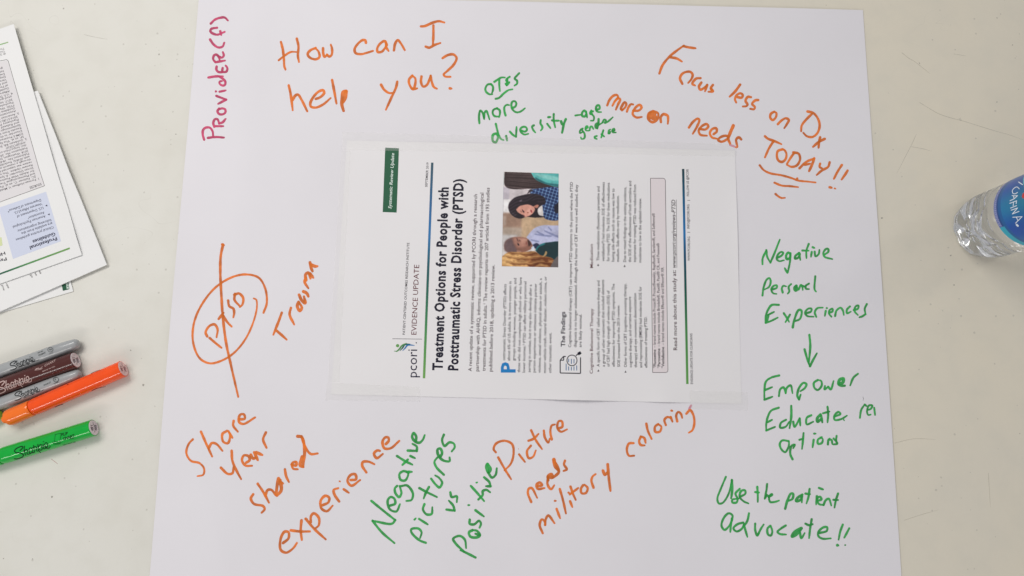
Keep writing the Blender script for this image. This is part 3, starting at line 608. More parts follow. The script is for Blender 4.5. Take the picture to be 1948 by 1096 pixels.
hand_origin = at(1020, 515)
HAND_T = thing('printed_handout', 'printed handout with a photo and green tag, taped sideways in the middle of the sheet', 'handout', hand_origin)
patch('paper_sheet', HAND, z_hand, 110, 70, M['sheet'], HAND_T, hand_origin)
PG = Page(PROJ_HAND, HAND_T, hand_origin)
DK, NV, MAR, GR = (50, 44, 54), (20, 18, 42), (96, 22, 38), (92, 86, 92)
T = PG.text
T('organisation_name', "PATIENT-CENTERED OUTCOMES RESEARCH INSTITUTE", (770.3, 637), (779, 462), 6.6, (48, 42, 52))
T('series_title', "EVIDENCE UPDATE", (792, 637), (797.6, 504), 14.2, MAR)
T('logo_word', "pcori", (793, 718), (793.6, 665), 26.5, (40, 36, 62))
T('logo_word', ".", (793, 653.5), (793, 651), 20, (40, 36, 62))
PG.line('divider_line', [(746.4, 644.5), (802.6, 645.3)], 0.9, (90, 88, 92))
T('date_line', "SEPTEMBER 2019", (813, 356), (815.6, 309.3), 6.3, (66, 62, 70))
T('headline', "Treatment Options for People with", (841.3, 705), (853, 356.6), 26.8, NV, bold=0.036, sp=1.10)
T('headline', "Posttraumatic Stress Disorder (PTSD)", (871, 705), (881.5, 341), 26.8, NV, bold=0.036, sp=1.10)
for s, a, b in (("A recent update of a systematic review, supported by PCORI through a research", (897.3, 706.6), (907.8, 369.7)),
                ("partnership with AHRQ, informs clinicians on psychological and pharmacological", (910.6, 706.6), (920, 367)),
                ("treatments for PTSD in adults.\u00b9 The review reports on 207 articles from 193 studies", (923.4, 706), (931.4, 357.3)),
                ("published before 2018, updating a 2013 review.", (936.2, 707), (941.3, 504))):
    T('intro_paragraph', s, a, b, 9.6, (66, 46, 56))
T('drop_capital', "P", (979.8, 709), (979.8, 689), 38, (30, 128, 196), bold=0.03)
for s, a, b in (("osttraumatic Stress Disorder (PTSD) affects", (961, 685.7), (963.4, 540.7)),
                ("about 6% of US adults. It is more common in", (970.3, 686.3), (973, 535.3)),
                ("groups including women, younger people, and", (979.8, 686.3), (982.5, 529.2)),
                ("those who did not complete high school or who have", (989.4, 708.7), (992.7, 527.7)),
                ("lower incomes.\u00b2 PTSD can affect military personnel", (999, 708.7), (1001.7, 535.7)),
                ("serving in combat, but it may also develop after a", (1009.3, 708.3), (1011.6, 541.5)),
                ("person experiences or witnesses intimate partner", (1018.5, 708.7), (1021.2, 539.5)),
                ("violence, sexual violence, physical abuse or assault, a", (1028.5, 709.3), (1030.8, 529.6)),
                ("motor vehicle crash, natural disaster, violent crime, or", (1038.7, 709.7), (1040, 526)),
                ("other traumatic event.", (1048.8, 709.7), (1049.2, 633))):
    T('body_paragraph', s, a, b, 7.8, DK)
T('section_heading', "The Findings", (1075, 659.8), (1075, 593.2), 11.6, NV, bold=0.02)
for s, a, b in (("Cognitive behavioral therapy (CBT) can improve PTSD symptoms to the point where the PTSD", (1086.5, 660.8), (1089.7, 346.4)),
                ("diagnosis is no longer substantiated. Although the harms of CBT were not well studied, they", (1096.7, 660.8), (1099.3, 351.4)),
                ("are likely minimal.", (1106.3, 660.8), (1106.7, 597.6))):
    T('findings_paragraph', s, a, b, 7.8, DK)
T('column_heading', "Cognitive Behavioral Therapy", (1127.7, 711), (1128.5, 587.2), 8.6, (92, 48, 58))
T('medication_heading', "Medication", (1128.4, 509.7), (1127.8, 464.6), 8.8, (92, 48, 58))
L1 = (("A specific form of CBT called exposure therapy and", (1140.5, 697.6), (1140.7, 534)), ("a group of other treatments that included elements", (1150.6, 697.6), (1149.2, 532.4)),
      ("of CBT had high strength of evidence (SOE) of", (1159.6, 697.6), (1159.6, 552.7)), ("effectiveness for improving PTSD symptoms. The", (1169.6, 697.6), (1169.2, 540)),
      ("SOE increased from the 2013 review.", (1179.7, 698), (1178.7, 580.2)), ("Other forms of CBT (cognitive processing therapy,", (1192.3, 698.6), (1191.5, 539.5)),
      ("cognitive therapy, and narrative exposure", (1202, 699), (1200.3, 564.6)), ("therapy) and eye movement desensitization", (1211.8, 699.2), (1210.4, 557.7)),
      ("and reprocessing (EMDR) had moderate SOE for", (1221.6, 699.6), (1220.4, 545)), ("effectiveness of treating PTSD.", (1231.4, 699.6), (1230.8, 602.3)))
L2 = (("Three medications (fluoxetine, paroxetine and", (1140.2, 496.2), (1140.6, 354.9)), ("venlafaxine*) had moderate SOE of effectiveness", (1149.8, 497.2), (1150.2, 346.8)),
      ("for treating PTSD. The SOE for these medications", (1159.4, 497.2), (1159.8, 347.8)), ("having side effects such as nausea was low to", (1168.6, 497.8), (1169, 358.9)),
      ("medium. Side effects vary by medication.", (1177.8, 498.2), (1177.6, 372)), ("Due to mixed findings in the existing evidence,", (1191, 498.5), (1191.4, 355.8)),
      ("the SOE of the effectiveness of both sertraline and", (1200.6, 499), (1201, 344.3)), ("topiramate for treating PTSD was reduced from", (1209.8, 499), (1210.2, 351.6)),
      ("moderate to low in the updated review.", (1220, 499.5), (1220, 377)))
for s, a, b in L1: T('therapy_column', s, a, b, 7.8, (44, 38, 46))
for s, a, b in L2: T('medication_column', s, a, b, 7.8, (44, 38, 46))
for x, y in ((1138.3, 705), (1190, 707)): PG.poly('bullet#t%d' % y, [(x - 2, y + 2), (x + 2, y + 2), (x, y - 2.2)], (50, 42, 50))
for x, y in ((1137.8, 504), (1188.2, 506)): PG.poly('bullet#m%d' % y, [(x - 2, y + 2), (x + 2, y + 2), (x, y - 2.2)], (50, 42, 50))
bx = [(1237.4, 339.2), (1261.5, 339.2), (1264.5, 340.5), (1265.7, 343.5), (1270.6, 704.5), (1269.5, 707.5), (1266.5, 708.7), (1241.5, 708.7)]
PG.quad('note_box', [(1237.6, 339.6), (1265.2, 340), (1270.0, 708.2), (1241.7, 708.4)], (228, 219, 221)); PG.line('note_box_outline', bx + [bx[0]], 0.9, (76, 58, 66))
T('note_text', "*Fluoxetine", (1248, 700.6), (1247.6, 665), 7.4, (34, 28, 36), bold=0.02)
T('note_text', "\u2013 brand names include Prozac\u00ae, Prozac\u00aeweekly, Rapiflux\u00ae, Sarafem\u00ae, and Selfemra\u00ae", (1247.6, 661.5), (1245.6, 405.6), 7.4, (48, 36, 44))
T('note_text', "*Paroxetine", (1256, 700.6), (1255.6, 663), 7.4, (34, 28, 36), bold=0.02)
T('note_text', "\u2013 brand names include Brisdelle\u00ae, Paxil\u00ae, Paxil\u00ae CR, and Pexeva\u00ae", (1255.6, 659.5), (1254.2, 462.7), 7.4, (48, 36, 44))
T('note_text', "*Venlafaxine", (1263.6, 701), (1263.4, 660), 7.4, (34, 28, 36), bold=0.02)
T('note_text', "\u2013 brand names include Effexor\u00ae and Effexor\u00ae XR", (1263.4, 656.5), (1262.5, 508.7), 7.4, (48, 36, 44))
T('link_line', "Read more about this study at:", (1288.2, 666.1), (1285.8, 514), 10.4, (72, 42, 52))
T('link_line', "www.pcori.org/reviews-PTSD", (1285.6, 509.7), (1284.6, 380), 10.6, (52, 40, 50), shear=0.2)
PG.line('link_line', [(1287.6, 509.7), (1286.6, 380)], 0.7, (74, 62, 70))
T('footer_title', "EVIDENCE UPDATE FOR CLINICIANS", (1318.3, 730.7), (1317, 634.4), 6.6, DK)
T('web_address', "WWW.PCORI.ORG", (1312.6, 496.2), (1312.6, 450.3), 6.6, DK)
T('email_address', "INFO@PCORI.ORG", (1311.7, 435), (1311.4, 389), 6.6, DK)
T('follow_note', "FOLLOW US @PCORI", (1311, 373.3), (1309.8, 322.3), 6.6, DK)
for y in (442, 381.3): PG.line('separator#%d' % y, [(1307.6, y), (1313, y)], 0.8, DK)
# header tag
tagq = [(732.8, 281), (759, 282.2), (755.2, 398), (754.2, 402.5), (750.5, 405), (728, 403.5)]
PG.quad('header_tag', [tagq[0], tagq[1], (754.6, 404.6), tagq[5]], (28, 92, 62))
T('header_tag_text', "Systematic Review Update", (744.4, 397.5), (750, 291.5), 8.6, (226, 238, 230), bold=0.012, shear=0.22)
# magnifier icon
q = lambda x, y: (940 + x / 5.22, 520 + y / 5.22)
for pts, w in (([(712, 826), (690, 826), (656, 862), (656, 990), (858, 994), (858, 835)], 1.9), ([(692, 822), (690, 864), (656, 862)], 1.8)):
    PG.line('document_icon', [q(*p) for p in pts], w, (24, 24, 40))
circ = [q(773 + 50 * math.cos(a), 865 + 53 * math.sin(a)) for a in [2 * math.pi * k / 28 for k in range(29)]]
PG.line('document_icon', circ, 1.6, (24, 24, 40)); PG.line('document_icon', [q(812, 818), q(838, 798)], 2.0, (24, 24, 40)); PG.line('document_icon', [q(832, 803), q(862, 786)], 5.6, (24, 24, 40))
for x, y0, y1 in ((715, 898, 965), (740, 925, 965), (767, 928, 965), (793, 925, 965), (820, 915, 965), (740, 850, 882), (767, 850, 900), (793, 852, 895)):
    PG.line('icon_text_rows', [q(x, y0), q(x, y1)], 1.5, (62, 110, 158))
# logo figure
g = lambda x, y: (740 + x / 5.48, 530 + y / 5.48)
def swoosh(pts, w, col):
    C = catmull([g(*p) for p in pts], 0.8); n = len(C); up, dn = [], []
    for i, c in enumerate(C):
        d = C[min(i + 1, n - 1)] - C[max(i - 1, 0)]; d = d / (np.linalg.norm(d) or 1); h = w / 2 * math.sin(math.pi * (0.04 + 0.92 * i / (n - 1))) ** 0.7
        nn = np.array([-d[1], d[0]]) * h; up.append(c + nn); dn.append(c - nn)
    for i in range(n - 1): PG.poly('logo_figure', [up[i], up[i + 1], dn[i + 1], dn[i]], col)
swoosh([(52, 755), (80, 758), (108, 735), (135, 700), (185, 672)], 3.2, (86, 146, 84))
swoosh([(112, 755), (140, 725), (165, 690), (222, 682)], 3.0, (22, 98, 92))
swoosh([(140, 755), (168, 725), (195, 695), (268, 697)], 3.0, (34, 116, 178))
PG.poly('logo_figure', [g(90 + 18 * math.cos(a), 700 + 17 * math.sin(a)) for a in [2 * math.pi * k / 16 for k in range(16)]], (104, 160, 88))
PG.finish()
GB = [(0, (112, 166, 82)), (0.2, (74, 146, 80)), (0.42, (16, 96, 82)), (0.52, (14, 86, 96)), (0.66, (26, 116, 178)), (0.8, (24, 96, 150)), (1, (34, 76, 92))]
gradient_bar('colour_rule', (806.6, 719.8), (822.3, 309.5), 4.6, GB, PROJ_HAND, HAND_T, hand_origin)
gradient_bar('colour_rule', (1307.6, 730.7), (1299.6, 321.5), 4.5, [(0, (96, 160, 76)), (0.25, (66, 134, 72)), (0.45, (12, 80, 70)), (0.6, (14, 76, 110)), (0.7, (30, 116, 178)), (0.85, (22, 92, 134)), (1, (24, 62, 70))], PROJ_HAND, HAND_T, hand_origin)

# printed photograph of a talking group (flat print; colours stored on a fine grid)
def paint_photo():
    W_, H_ = 294, 499; ox, oy = 85.0, 38.0
    yy, xx = np.mgrid[0:H_, 0:W_]; X = ox + xx * 2.0; Y = oy + yy * 2.0
    img = np.empty((H_, W_, 3)); img[:] = (226, 219, 216)
    def inside(pts):
        P = catmull(list(pts) + [pts[0]], 12.0); m = np.zeros((H_, W_), bool); n = len(P)
        for i in range(n):
            x0, y0 = P[i]; x1, y1 = P[(i + 1) % n]
            if y0 == y1: continue
            c = ((Y >= min(y0, y1)) & (Y < max(y0, y1)) & (X < x0 + (Y - y0) * (x1 - x0) / (y1 - y0))); m ^= c
        return m
    def soft(m, r):
        a = m.astype(float)
        for ax in (0, 1):
            for _ in range(2):
                acc = np.zeros_like(a)
                for k in range(-r, r + 1): acc += np.roll(a, k, ax)
                a = acc / (2 * r + 1)
        return a
    def fill(pts, col, r=1, k=1.0):
        a = soft(inside(pts), r)[..., None] * k if r else inside(pts)[..., None] * k
        img[:] = img * (1 - a) + np.array(col, float) * a
    def rect(x0, y0, x1, y1, col, r=2, k=1.0):
        a = soft((X >= x0) & (X <= x1) & (Y >= y0) & (Y <= y1), r)[..., None] * k; img[:] = img * (1 - a) + np.array(col, float) * a
    ns = rng.random((H_, W_)); 
    rect(60, 190, 400, 330, (214, 204, 206)); rect(60, 200, 150, 330, (196, 188, 196)); rect(60, 328, 160, 470, (236, 233, 232))
    rect(270, 500, 700, 760, (201, 172, 140), 2); rect(60, 470, 282, 640, (158, 128, 110), 5); rect(60, 500, 120, 600, (186, 164, 150), 5); rect(60, 620, 285, 720, (184, 166, 150), 6); rect(60, 700, 240, 770, (214, 210, 208), 5)
    fill([(95, 38), (370, 38), (415, 100), (520, 148), (680, 172), (680, 196), (400, 208), (150, 213), (100, 180)], (62, 46, 46))
    for k in range(26):
        y = 50 + k * 6; img[inside([(110 + k % 5 * 20, y), (400 + k * 5, y + k * 1.5), (410 + k * 5, y + 3 + k * 1.5), (110, y + 3)])] += rng.uniform(-16, 26)
    fill([(372, 36), (680, 36), (680, 172), (520, 150), (415, 100)], (96, 186, 182)); fill([(400, 50), (560, 60), (680, 90), (680, 110), (520, 100)], (140, 206, 200), 3); fill([(420, 85), (540, 140), (680, 160), (680, 172), (520, 152), (415, 100)], (40, 110, 116), 2)
    # plaid shirt
    shirt = [(380, 212), (680, 202), (680, 522), (520, 515), (505, 440), (470, 300), (370, 262)]
    fill(shirt, (36, 54, 100)); m = inside(shirt)
    u = X * 0.96 + Y * 0.28; v = Y * 0.96 - X * 0.28
    ln = ((u % 36) < 7) | ((v % 32) < 6); img[m & ln] = (104, 140, 186); img[m & ((u % 36) < 7) & ((v % 32) < 6)] = (176, 204, 230)
    fill([(620, 385), (680, 330), (680, 455), (630, 455)], (30, 30, 48), 1)
    # woman
    fill([(340, 262), (300, 280), (330, 268), (365, 215), (400, 222)], (60, 50, 56), 1)
    fill([(150, 360), (200, 310), (280, 280), (360, 262), (440, 262), (520, 300), (525, 365), (500, 375), (450, 420), (460, 480), (520, 500), (430, 512), (330, 508), (272, 526), (200, 508), (155, 460), (140, 405)], (36, 26, 34))
    fill([(222, 432), (260, 395), (300, 382), (350, 376), (410, 400), (420, 425), (400, 465), (350, 500), (308, 508), (290, 488), (240, 458)], (226, 164, 146))
    fill([(400, 395), (440, 375), (460, 380), (440, 412)], (206, 140, 120)); fill([(330, 440), (390, 420), (400, 450), (350, 480)], (240, 186, 168), 3)
    fill([(282, 425), (300, 440), (312, 458), (298, 462)], (70, 40, 44), 1); fill([(280, 480), (300, 488), (318, 500), (300, 506)], (70, 40, 44), 1); fill([(262, 425), (270, 440), (285, 458), (276, 460)], (120, 74, 66), 1, .7)
    fill([(370, 428), (388, 435), (392, 462), (378, 458)], (176, 70, 74), 1); fill([(335, 452), (355, 455), (352, 470), (338, 466)], (180, 112, 96), 1)
    fill([(250, 345), (285, 322), (275, 345)], (150, 140, 150), 2, .6); fill([(150, 420), (180, 460), (230, 495), (190, 480)], (120, 110, 120), 2, .4)
    # man
    fill([(335, 722), (380, 660), (430, 615), (520, 588), (600, 590), (680, 596), (680, 770), (500, 795), (440, 835), (395, 800)], (192, 194, 222))
    for a, b in (((440, 650), (520, 690)), ((420, 680), (600, 700)), ((560, 600), (600, 640)), ((380, 740), (470, 760)), ((520, 640), (680, 710))):
        fill([a, b, (b[0] - 8, b[1] + 9), (a[0] - 4, a[1] + 8)], (132, 138, 176), 1, .8)
    fill([(105, 812), (120, 765), (190, 726), (240, 720), (330, 728), (372, 758), (400, 815), (375, 850), (340, 868), (250, 897), (165, 890), (115, 862)], (150, 104, 88))
    fill([(105, 812), (120, 765), (190, 732), (205, 790), (235, 850), (250, 897), (165, 890), (115, 862)], (112, 90, 92), 5)
    fill([(190, 735), (240, 722), (320, 735), (350, 760), (330, 810), (270, 830), (220, 800)], (190, 138, 120), 6); fill([(255, 742), (330, 738), (350, 752), (290, 765)], (210, 160, 140), 3)
    fill([(228, 726), (240, 735), (256, 768), (248, 768)], (70, 44, 42), 2, .8); fill([(262, 745), (270, 752), (272, 768), (264, 764)], (48, 30, 30), 1, .8); fill([(245, 780), (262, 800), (258, 812), (244, 800)], (44, 26, 28), 1); fill([(345, 745), (372, 765), (385, 800), (360, 815), (350, 780)], (74, 48, 44), 2); fill([(330, 762), (338, 768), (338, 800), (330, 800)], (130, 66, 60), 1, .7); fill([(280, 770), (312, 768), (314, 786), (284, 792)], (206, 156, 136), 3, .6)
    fill([(235, 862), (280, 868), (290, 888), (245, 896)], (186, 140, 120), 2)
    fill([(400, 800), (440, 778), (470, 800), (430, 840)], (44, 50, 82)); fill([(385, 825), (415, 815), (405, 860)], (210, 220, 236), 1)
    # teal jacket, fair hair
    fill([(430, 860), (450, 815), (510, 780), (580, 766), (680, 764), (680, 905), (625, 955), (540, 935), (470, 900)], (22, 56, 62)); fill([(430, 850), (455, 812), (520, 778), (530, 785), (460, 825), (440, 862)], (40, 130, 136), 1)
    fill([(80, 935), (150, 885), (300, 880), (420, 868), (480, 905), (600, 935), (622, 960), (590, 1045), (70, 1045)], (188, 122, 62))
    hm = soft(inside([(80, 935), (150, 885), (300, 880), (420, 868), (480, 905), (600, 935), (622, 960), (590, 1045), (70, 1045)]), 1)[..., None]
    def bl(a, r, it=3):
        for ax in (0, 1):
            for _ in range(it): a = sum(np.roll(a, k, ax) for k in range(-r, r + 1)) / (2 * r + 1)
        a = a - a.mean(); return a / a.std()
    nb, nm = bl(rng.random((H_, W_)), 16), bl(rng.random((H_, W_)), 5)
    wv = Y + 14 * np.sin(X / 62.0 + 0.5 * nb) + 10 * nb + 3.0 * nm
    st = 0.46 + 0.24 * np.sin(wv / 8.5) + 0.10 * np.sin(wv / 3.1) + 0.14 * nb + 0.08 * nm - 0.0009 * (X - 300)
    st = np.clip(st, 0, 1)[..., None]; hair = np.array([104, 54, 26.0]) * (1 - st) + np.array([250, 204, 138.0]) * st
    img[:] = img * (1 - hm * .9) + hair * hm * .9
    fill([(535, 860), (550, 870), (540, 905), (500, 925), (520, 900)], (196, 160, 110), 1); fill([(620, 955), (680, 900), (680, 1045), (585, 1045)], (112, 104, 104))
    def blur(a, r, it=2):
        for ax in (0, 1):
            for _ in range(it): a = sum(np.roll(a, k, ax) for k in range(-r, r + 1)) / (2 * r + 1)
        return a
    big, mid = blur(rng.random((H_, W_)), 14, 3), blur(rng.random((H_, W_)), 4, 2)
    shade = 1 + (big - big.mean()) / big.std() * 0.03 + (mid - mid.mean()) / mid.std() * 0.022
    img[:] = blur(img, 1, 1) * shade[..., None]
    wm = soft(inside([(150, 360), (200, 310), (280, 280), (360, 262), (440, 262), (520, 300), (525, 365), (500, 375), (400, 330), (240, 400), (215, 440), (240, 500), (200, 508), (155, 460), (140, 405)]), 2)
    img[:] += (np.clip(np.sin((Y + 0.35 * X) / 5.3 + 2 * np.sin(X / 30)) * 0.5 + 0.2, 0, 1) * wm)[..., None] * np.array([34, 28, 32.0])
    img[:] += (ns[..., None] - .5) * 8
    img[:] = (img / 255.0) ** 1.06 * 255.0
    return np.clip(img, 8, 250), ox, oy
img, pox, poy = paint_photo()
NX, NY = 146, 249; V, Fc, cols = [], [], []
for j in range(NY):
    for i in range(NX):
        cx, cy = pox + i * 4.03, poy + j * 4.005                    # the print is a slightly skewed rectangle
        u_, v_ = i / (NX - 1), j / (NY - 1)
        tx = (100 + (673 - 100) * u_) * (1 - v_) + (80 + (668 - 80) * u_) * v_; ty = (38 + 18 * u_) * (1 - v_) + (1022 + 12 * u_) * v_
        V.append(PROJ_HAND(940 + tx / 5.477, 320 + ty / 5.477, 0.00006))
        blk = img[min(2 * j, 497):min(2 * j, 497) + 2, min(2 * i, 292):min(2 * i, 292) + 2].reshape(-1, 3).mean(0); cols.append((*lin(blk), 1))
for j in range(NY - 1):
    for i in range(NX - 1):
        a = j * NX + i; Fc.append((a, a + NX, a + NX + 1, a + 1))
o = mesh('printed_photo', V, Fc, M['vcol'], HAND_T, False, hand_origin)
o.data.color_attributes.new("Col", 'FLOAT_COLOR', 'POINT').data.foreach_set("color", np.array(cols, dtype=np.float32).ravel())
o['label'] = 'colour photo of two people talking in a group'

# ------------------------------------------------------------------ tape over the handout edges
def tape_mat():
    m = bpy.data.materials.new('matte_clear_tape'); m.use_nodes = True; b = m.node_tree.nodes["Principled BSDF"]
    b.inputs["Base Color"].default_value = (0.86, 0.86, 0.83, 1); b.inputs["Roughness"].default_value = 0.35; b.inputs["Specular IOR Level"].default_value = 0.5; b.inputs["Alpha"].default_value = 0.07
    return m
M['tape'] = tape_mat()
def z_tape(x, y):
    u, v = quad_uv(HAND, x, y); e = 0.012
    inside = min(1, max(0, (u + e) / e)) * min(1, max(0, (1 + e - u) / e)) * min(1, max(0, (v + e) / e)) * min(1, max(0, (1 + e - v) / e))
    return z_chart(x, y) * (1 - inside) + z_hand(min(max(x, -9), 9), y) * inside + 0.00022
for lab, quad_ in (('clear tape strip along the top edge of the taped handout', [(652, 252), (1400, 276), (1400, 299), (651, 287)]),
                   ('clear tape strip along the left edge of the taped handout', [(650, 288), (668, 288), (646, 728), (624, 728)]),
                   ('clear tape strip across the lower left corner of the handout', [(622, 728), (800, 736), (800, 764), (619, 762)]),
                   ('clear tape strip across the lower right corner of the handout', [(1310, 743), (1421, 746), (1422, 781), (1312, 778)])):
    Q = [at(*p) for p in quad_]
    o = patch('tape_strip', Q, z_tape, 40, 6, M['tape'], None, Q[0], 0.00004); tag(o, lab, 'tape', 'tape strips holding the handout')

# ------------------------------------------------------------------ loose handouts at the left
def z_c(x, y): return 0.0012 + 0.0004 * h_noise(x, y)
QB = [at(77, 176), at(207, 505), at(-330, 740), at(-430, 300)]
def z_b(x, y):
    u, v = quad_uv(QB, x, y); return 0.0036 + 0.0004 * h_noise(x, y) + 0.0012 * math.exp(-((u - .47) / .12) ** 2) * math.exp(-max(v, 0) / .05)
QA = [at(33, 51), at(161.5, 487), at(-330, 660), at(-430, 215)]
def z_a(x, y):
    u, v = quad_uv(QA, x, y)
    return 0.0048 + 0.0004 * h_noise(x, y) + 0.0008 * math.exp(-((u - .62) / .12) ** 2) * math.exp(-max(v, 0) / .05) + 0.0006 * math.exp(-((u - .93) / .05) ** 2) * math.exp(-max(v, 0) / .06)
QC = [at(98, 395), at(140.5, 554.5), at(-330, 693), at(-380, 520)]
stack = 'loose printed handouts stacked at the left'
oC = at(100, 540); SC = thing('loose_handout', 'lowest loose handout, a corner with a green tag poking out under the others', 'handout', oC, stack)
patch('paper_sheet', QC, z_c, 30, 20, M['sheet_l'], SC, oC, 0.0004)
pj = projector(z_c); P3 = Page(pj, SC, oC)
r = lambda x, y: (x / 7.305, 460 + y / 7.305)
P3.poly('green_tag', [r(850, 540), r(945, 520), r(965, 655), r(958, 662), r(880, 682), r(872, 678)], (28, 88, 60))
P3.text('green_tag_text', "ate", r(915, 575), r(930, 658), 8.6, (226, 238, 230), bold=0.015, shear=0.2); P3.finish()
oB = at(150, 480); SB = thing('loose_handout', 'middle loose handout, mostly blank, its corner reaching farthest right', 'handout', oB, stack)
QBr = [QB[0], QB[1], QB[2], QB[3]]
patch('paper_sheet', QBr, z_b, 60, 40, M['sheet_l'], SB, oB, 0.0012)
P2 = Page(projector(z_b), SB, oB)
for s, a, b in (("as", (537, 408), (560, 450)), ("se", (478, 434), (500, 476)), ("go", (420, 455), (440, 502)), ("vete", (78, 582), (112, 650)), ("pnw", (20, 604), (48, 682))):
    P2.text('printed_letters', s, r(*a), r(*b), 6.0, (96, 92, 92))
P2.finish()
oA = at(60, 300); SA = thing('loose_handout', 'top loose handout, lying upside down with a boxed source list and a blue panel', 'handout', oA, stack)
patch('paper_sheet', QA, z_a, 70, 40, M['sheet_l'], SA, oA, 0.00025)
PJA = projector(z_a); PA = Page(PJA, SA, oA)
sbx = [(-40, 124), (12.2, 113.6), (14.6, 114.6), (16, 117), (74, 320), (84.8, 353.6), (-40, 399)]
PA.quad('source_box', [(-40, 127), (14, 115), (84.6, 353.6), (-40, 399)], (224, 221, 222)); PA.line('source_box_outline', sbx[:-1] + [sbx[-1]], 0.8, (96, 92, 92))
srcs = ["1. Forman-Hoffman V, Middleton", "JC, Feltner C, et al. Psychological", "and Pharmacological Treatments", "for Adults With Posttraumatic", "Stress Disorder: A Systematic", "Review Update. This systematic",
        "review was supported by PCORI", "through a research partnership", "with AHRQ. Rockville, MD: Agency", "Publication No. 18-EHC011-EF.", "2018. Washington, DC: PCORI", "Publication No. 2018-SR-01.", "doi: https://doi.org/10.23970", "AHRQEPCCER207", "2. Goldstein RB, Smith SM, Chou",
        "SP, et al. The Epidemiology of", "DSM-5 Posttraumatic Stress", "Disorder in the United States:", "Results from the National", "Epidemiologic Survey on Alcohol", "and Related Conditions-III. Social", "Psychiatry Psychiatric Epidemiol.", "2016;51(8):1137-1148.", "3. American Psychological",
        "Association. Clinical Practice", "Guideline for the Treatment of", "PTSD. Washington, DC: American", "Psychological Association;", "2017. https://www.apa.org/", "ptsd-guideline", "4. U.S. Department of Veterans", "Affairs. VA/DoD Clinical Practice", "Guideline for the Management", "of Posttraumatic Stress Disorder", "and Acute Stress Disorder.", "Version 3.0. Washington, DC:", "Department of Veterans Affairs,", "Department of Defense; 2017.", "https://www.healthquality", "guidelines.gov/ptsd"]
for i, s in enumerate(srcs):
    x, y = 69.5 - i * 1.655, 339.5 - i * 5.42
    if s[0].isdigit() and s[1] == '.': x += 4.0; y -= 1.0
    L = 3.02 * len(s); PA.text('source_list' if i not in (12, 13, 29, 38, 39) else 'source_link#%d' % i, s, (x, y), (x - 0.957 * L, y + 0.29 * L), 5.6, (112, 108, 112) if i in (12, 13, 29, 38, 39) else (92, 88, 92))
PA.text('box_title', "SOURCES", (78.2, 348.0), (56, 355.5), 6.6, (66, 62, 66), bold=0.012)
PA.quad('blue_panel', [(87.6, 364.8), (116.2, 459), (24.8, 492.7), (-3, 395.5)], (208, 214, 232))
for s, a, b, em, bo, c in (("Professional", (107.2, 450.6), (56, 469.0), 9.6, .024, (36, 36, 66)), ("Guidelines", (104.2, 441.8), (61.3, 457.7), 9.6, .024, (36, 36, 66)),
    ("Clinical practice guidelines", (101.2, 430.2), (29.8, 454.7), 6.9, 0, (74, 74, 92)), ("are available from the", (99, 422.6), (40.3, 442.5), 6.9, 0, (74, 74, 92)),
    ("following organizations:", (97, 416.4), (32.7, 437.8), 6.9, 0, (74, 74, 92)), ("American Psychological", (86, 409), (24, 430.3), 6.9, 0, (74, 74, 92)), ("Association\u00b3", (83.8, 402.3), (52.5, 412.8), 6.9, 0, (74, 74, 92)),
    ("U.S. Department of", (81.8, 393.2), (31.5, 410.4), 6.9, 0, (74, 74, 92)), ("Veterans Affairs/U.S.", (79.4, 385.8), (26.3, 403.6), 6.9, .006, (62, 62, 82)), ("Department of Defense\u2074", (77.4, 378.6), (14, 399.5), 6.9, 0, (74, 74, 92))):
    PA.text('panel_text', s, a, b, em, c, bold=bo)
for x, y in ((92.6, 408), (88, 391.2)): PA.poly('bullet#%d' % y, [(x + 1.6, y - 2), (x + 2.2, y + 1.6), (x - 2.2, y + 0.6)], (62, 62, 82))
PA.text('bold_heading', "Psychosocial", (11.7, 489.6), (-50, 511), 8.2, (42, 40, 50), bold=.02); PA.text('bold_heading', "Highlights", (9.0, 478.8), (-38, 495), 8.2, (42, 40, 50), bold=.02)
PA.text('copyright_lines', "The information", (7.8, 90.5), (-34, 102), 5.2, (150, 148, 148)); PA.text('copyright_lines', "This document was", (9, 95.5), (-42, 109), 5.2, (150, 148, 148)); PA.text('copyright_lines', "\u00a9 2019 All rights", (10.2, 100.0), (-36, 113), 5.2, (136, 134, 134))
PA.poly('lime_panel', [(-60, 446), (3.2, 452), (4.8, 467), (-60, 486)], (214, 222, 172))
PA.finish()
gradient_bar('colour_rule', (132.8, 472.3), (-40, 536), 3.2, [(0, (110, 158, 80)), (0.45, (84, 146, 84)), (0.75, (20, 92, 66)), (1, (20, 90, 110))], PJA, SA, oA)
gradient_bar('colour_rule', (15.8, 80.4), (-60, 103), 2.2, [(0, (160, 186, 140)), (0.3, (132, 186, 116)), (1, (90, 160, 90))], PJA, SA, oA)

# ------------------------------------------------------------------ markers
def plastic(name, rgb, rough=0.28, spec=0.5, **kw): return noisy(mat(name, lin(rgb), rough, spec, **kw), 0.04, 120.0)
M['silver'] = plastic('grey_silver_plastic', (164, 167, 168), 0.18, 0.6); M['brown'] = plastic('dark_brown_plastic', (80, 36, 32), 0.16, 0.5)
M['orange_p'] = plastic('orange_plastic', (255, 84, 14), 0.14, 0.5); M['orange_cap'] = plastic('orange_cap_plastic', (255, 120, 34), 0.14, 0.5)
M['green_p'] = plastic('green_plastic', (0, 176, 58), 0.14, 0.5); M['green_cap'] = plastic('green_cap_plastic', (8, 172, 60), 0.22, 0.5)
M['lime_p'] = plastic('lime_plastic', (150, 200, 40), 0.25, 0.5)
M['plug'] = plastic('white_end_plug', (222, 210, 212), 0.4, 0.4); M['plug_or'] = plastic('pinkish_end_plug', (240, 196, 192), 0.4, 0.4); M['slot'] = plastic('grey_recess', (128, 122, 122), 0.5, 0.3)
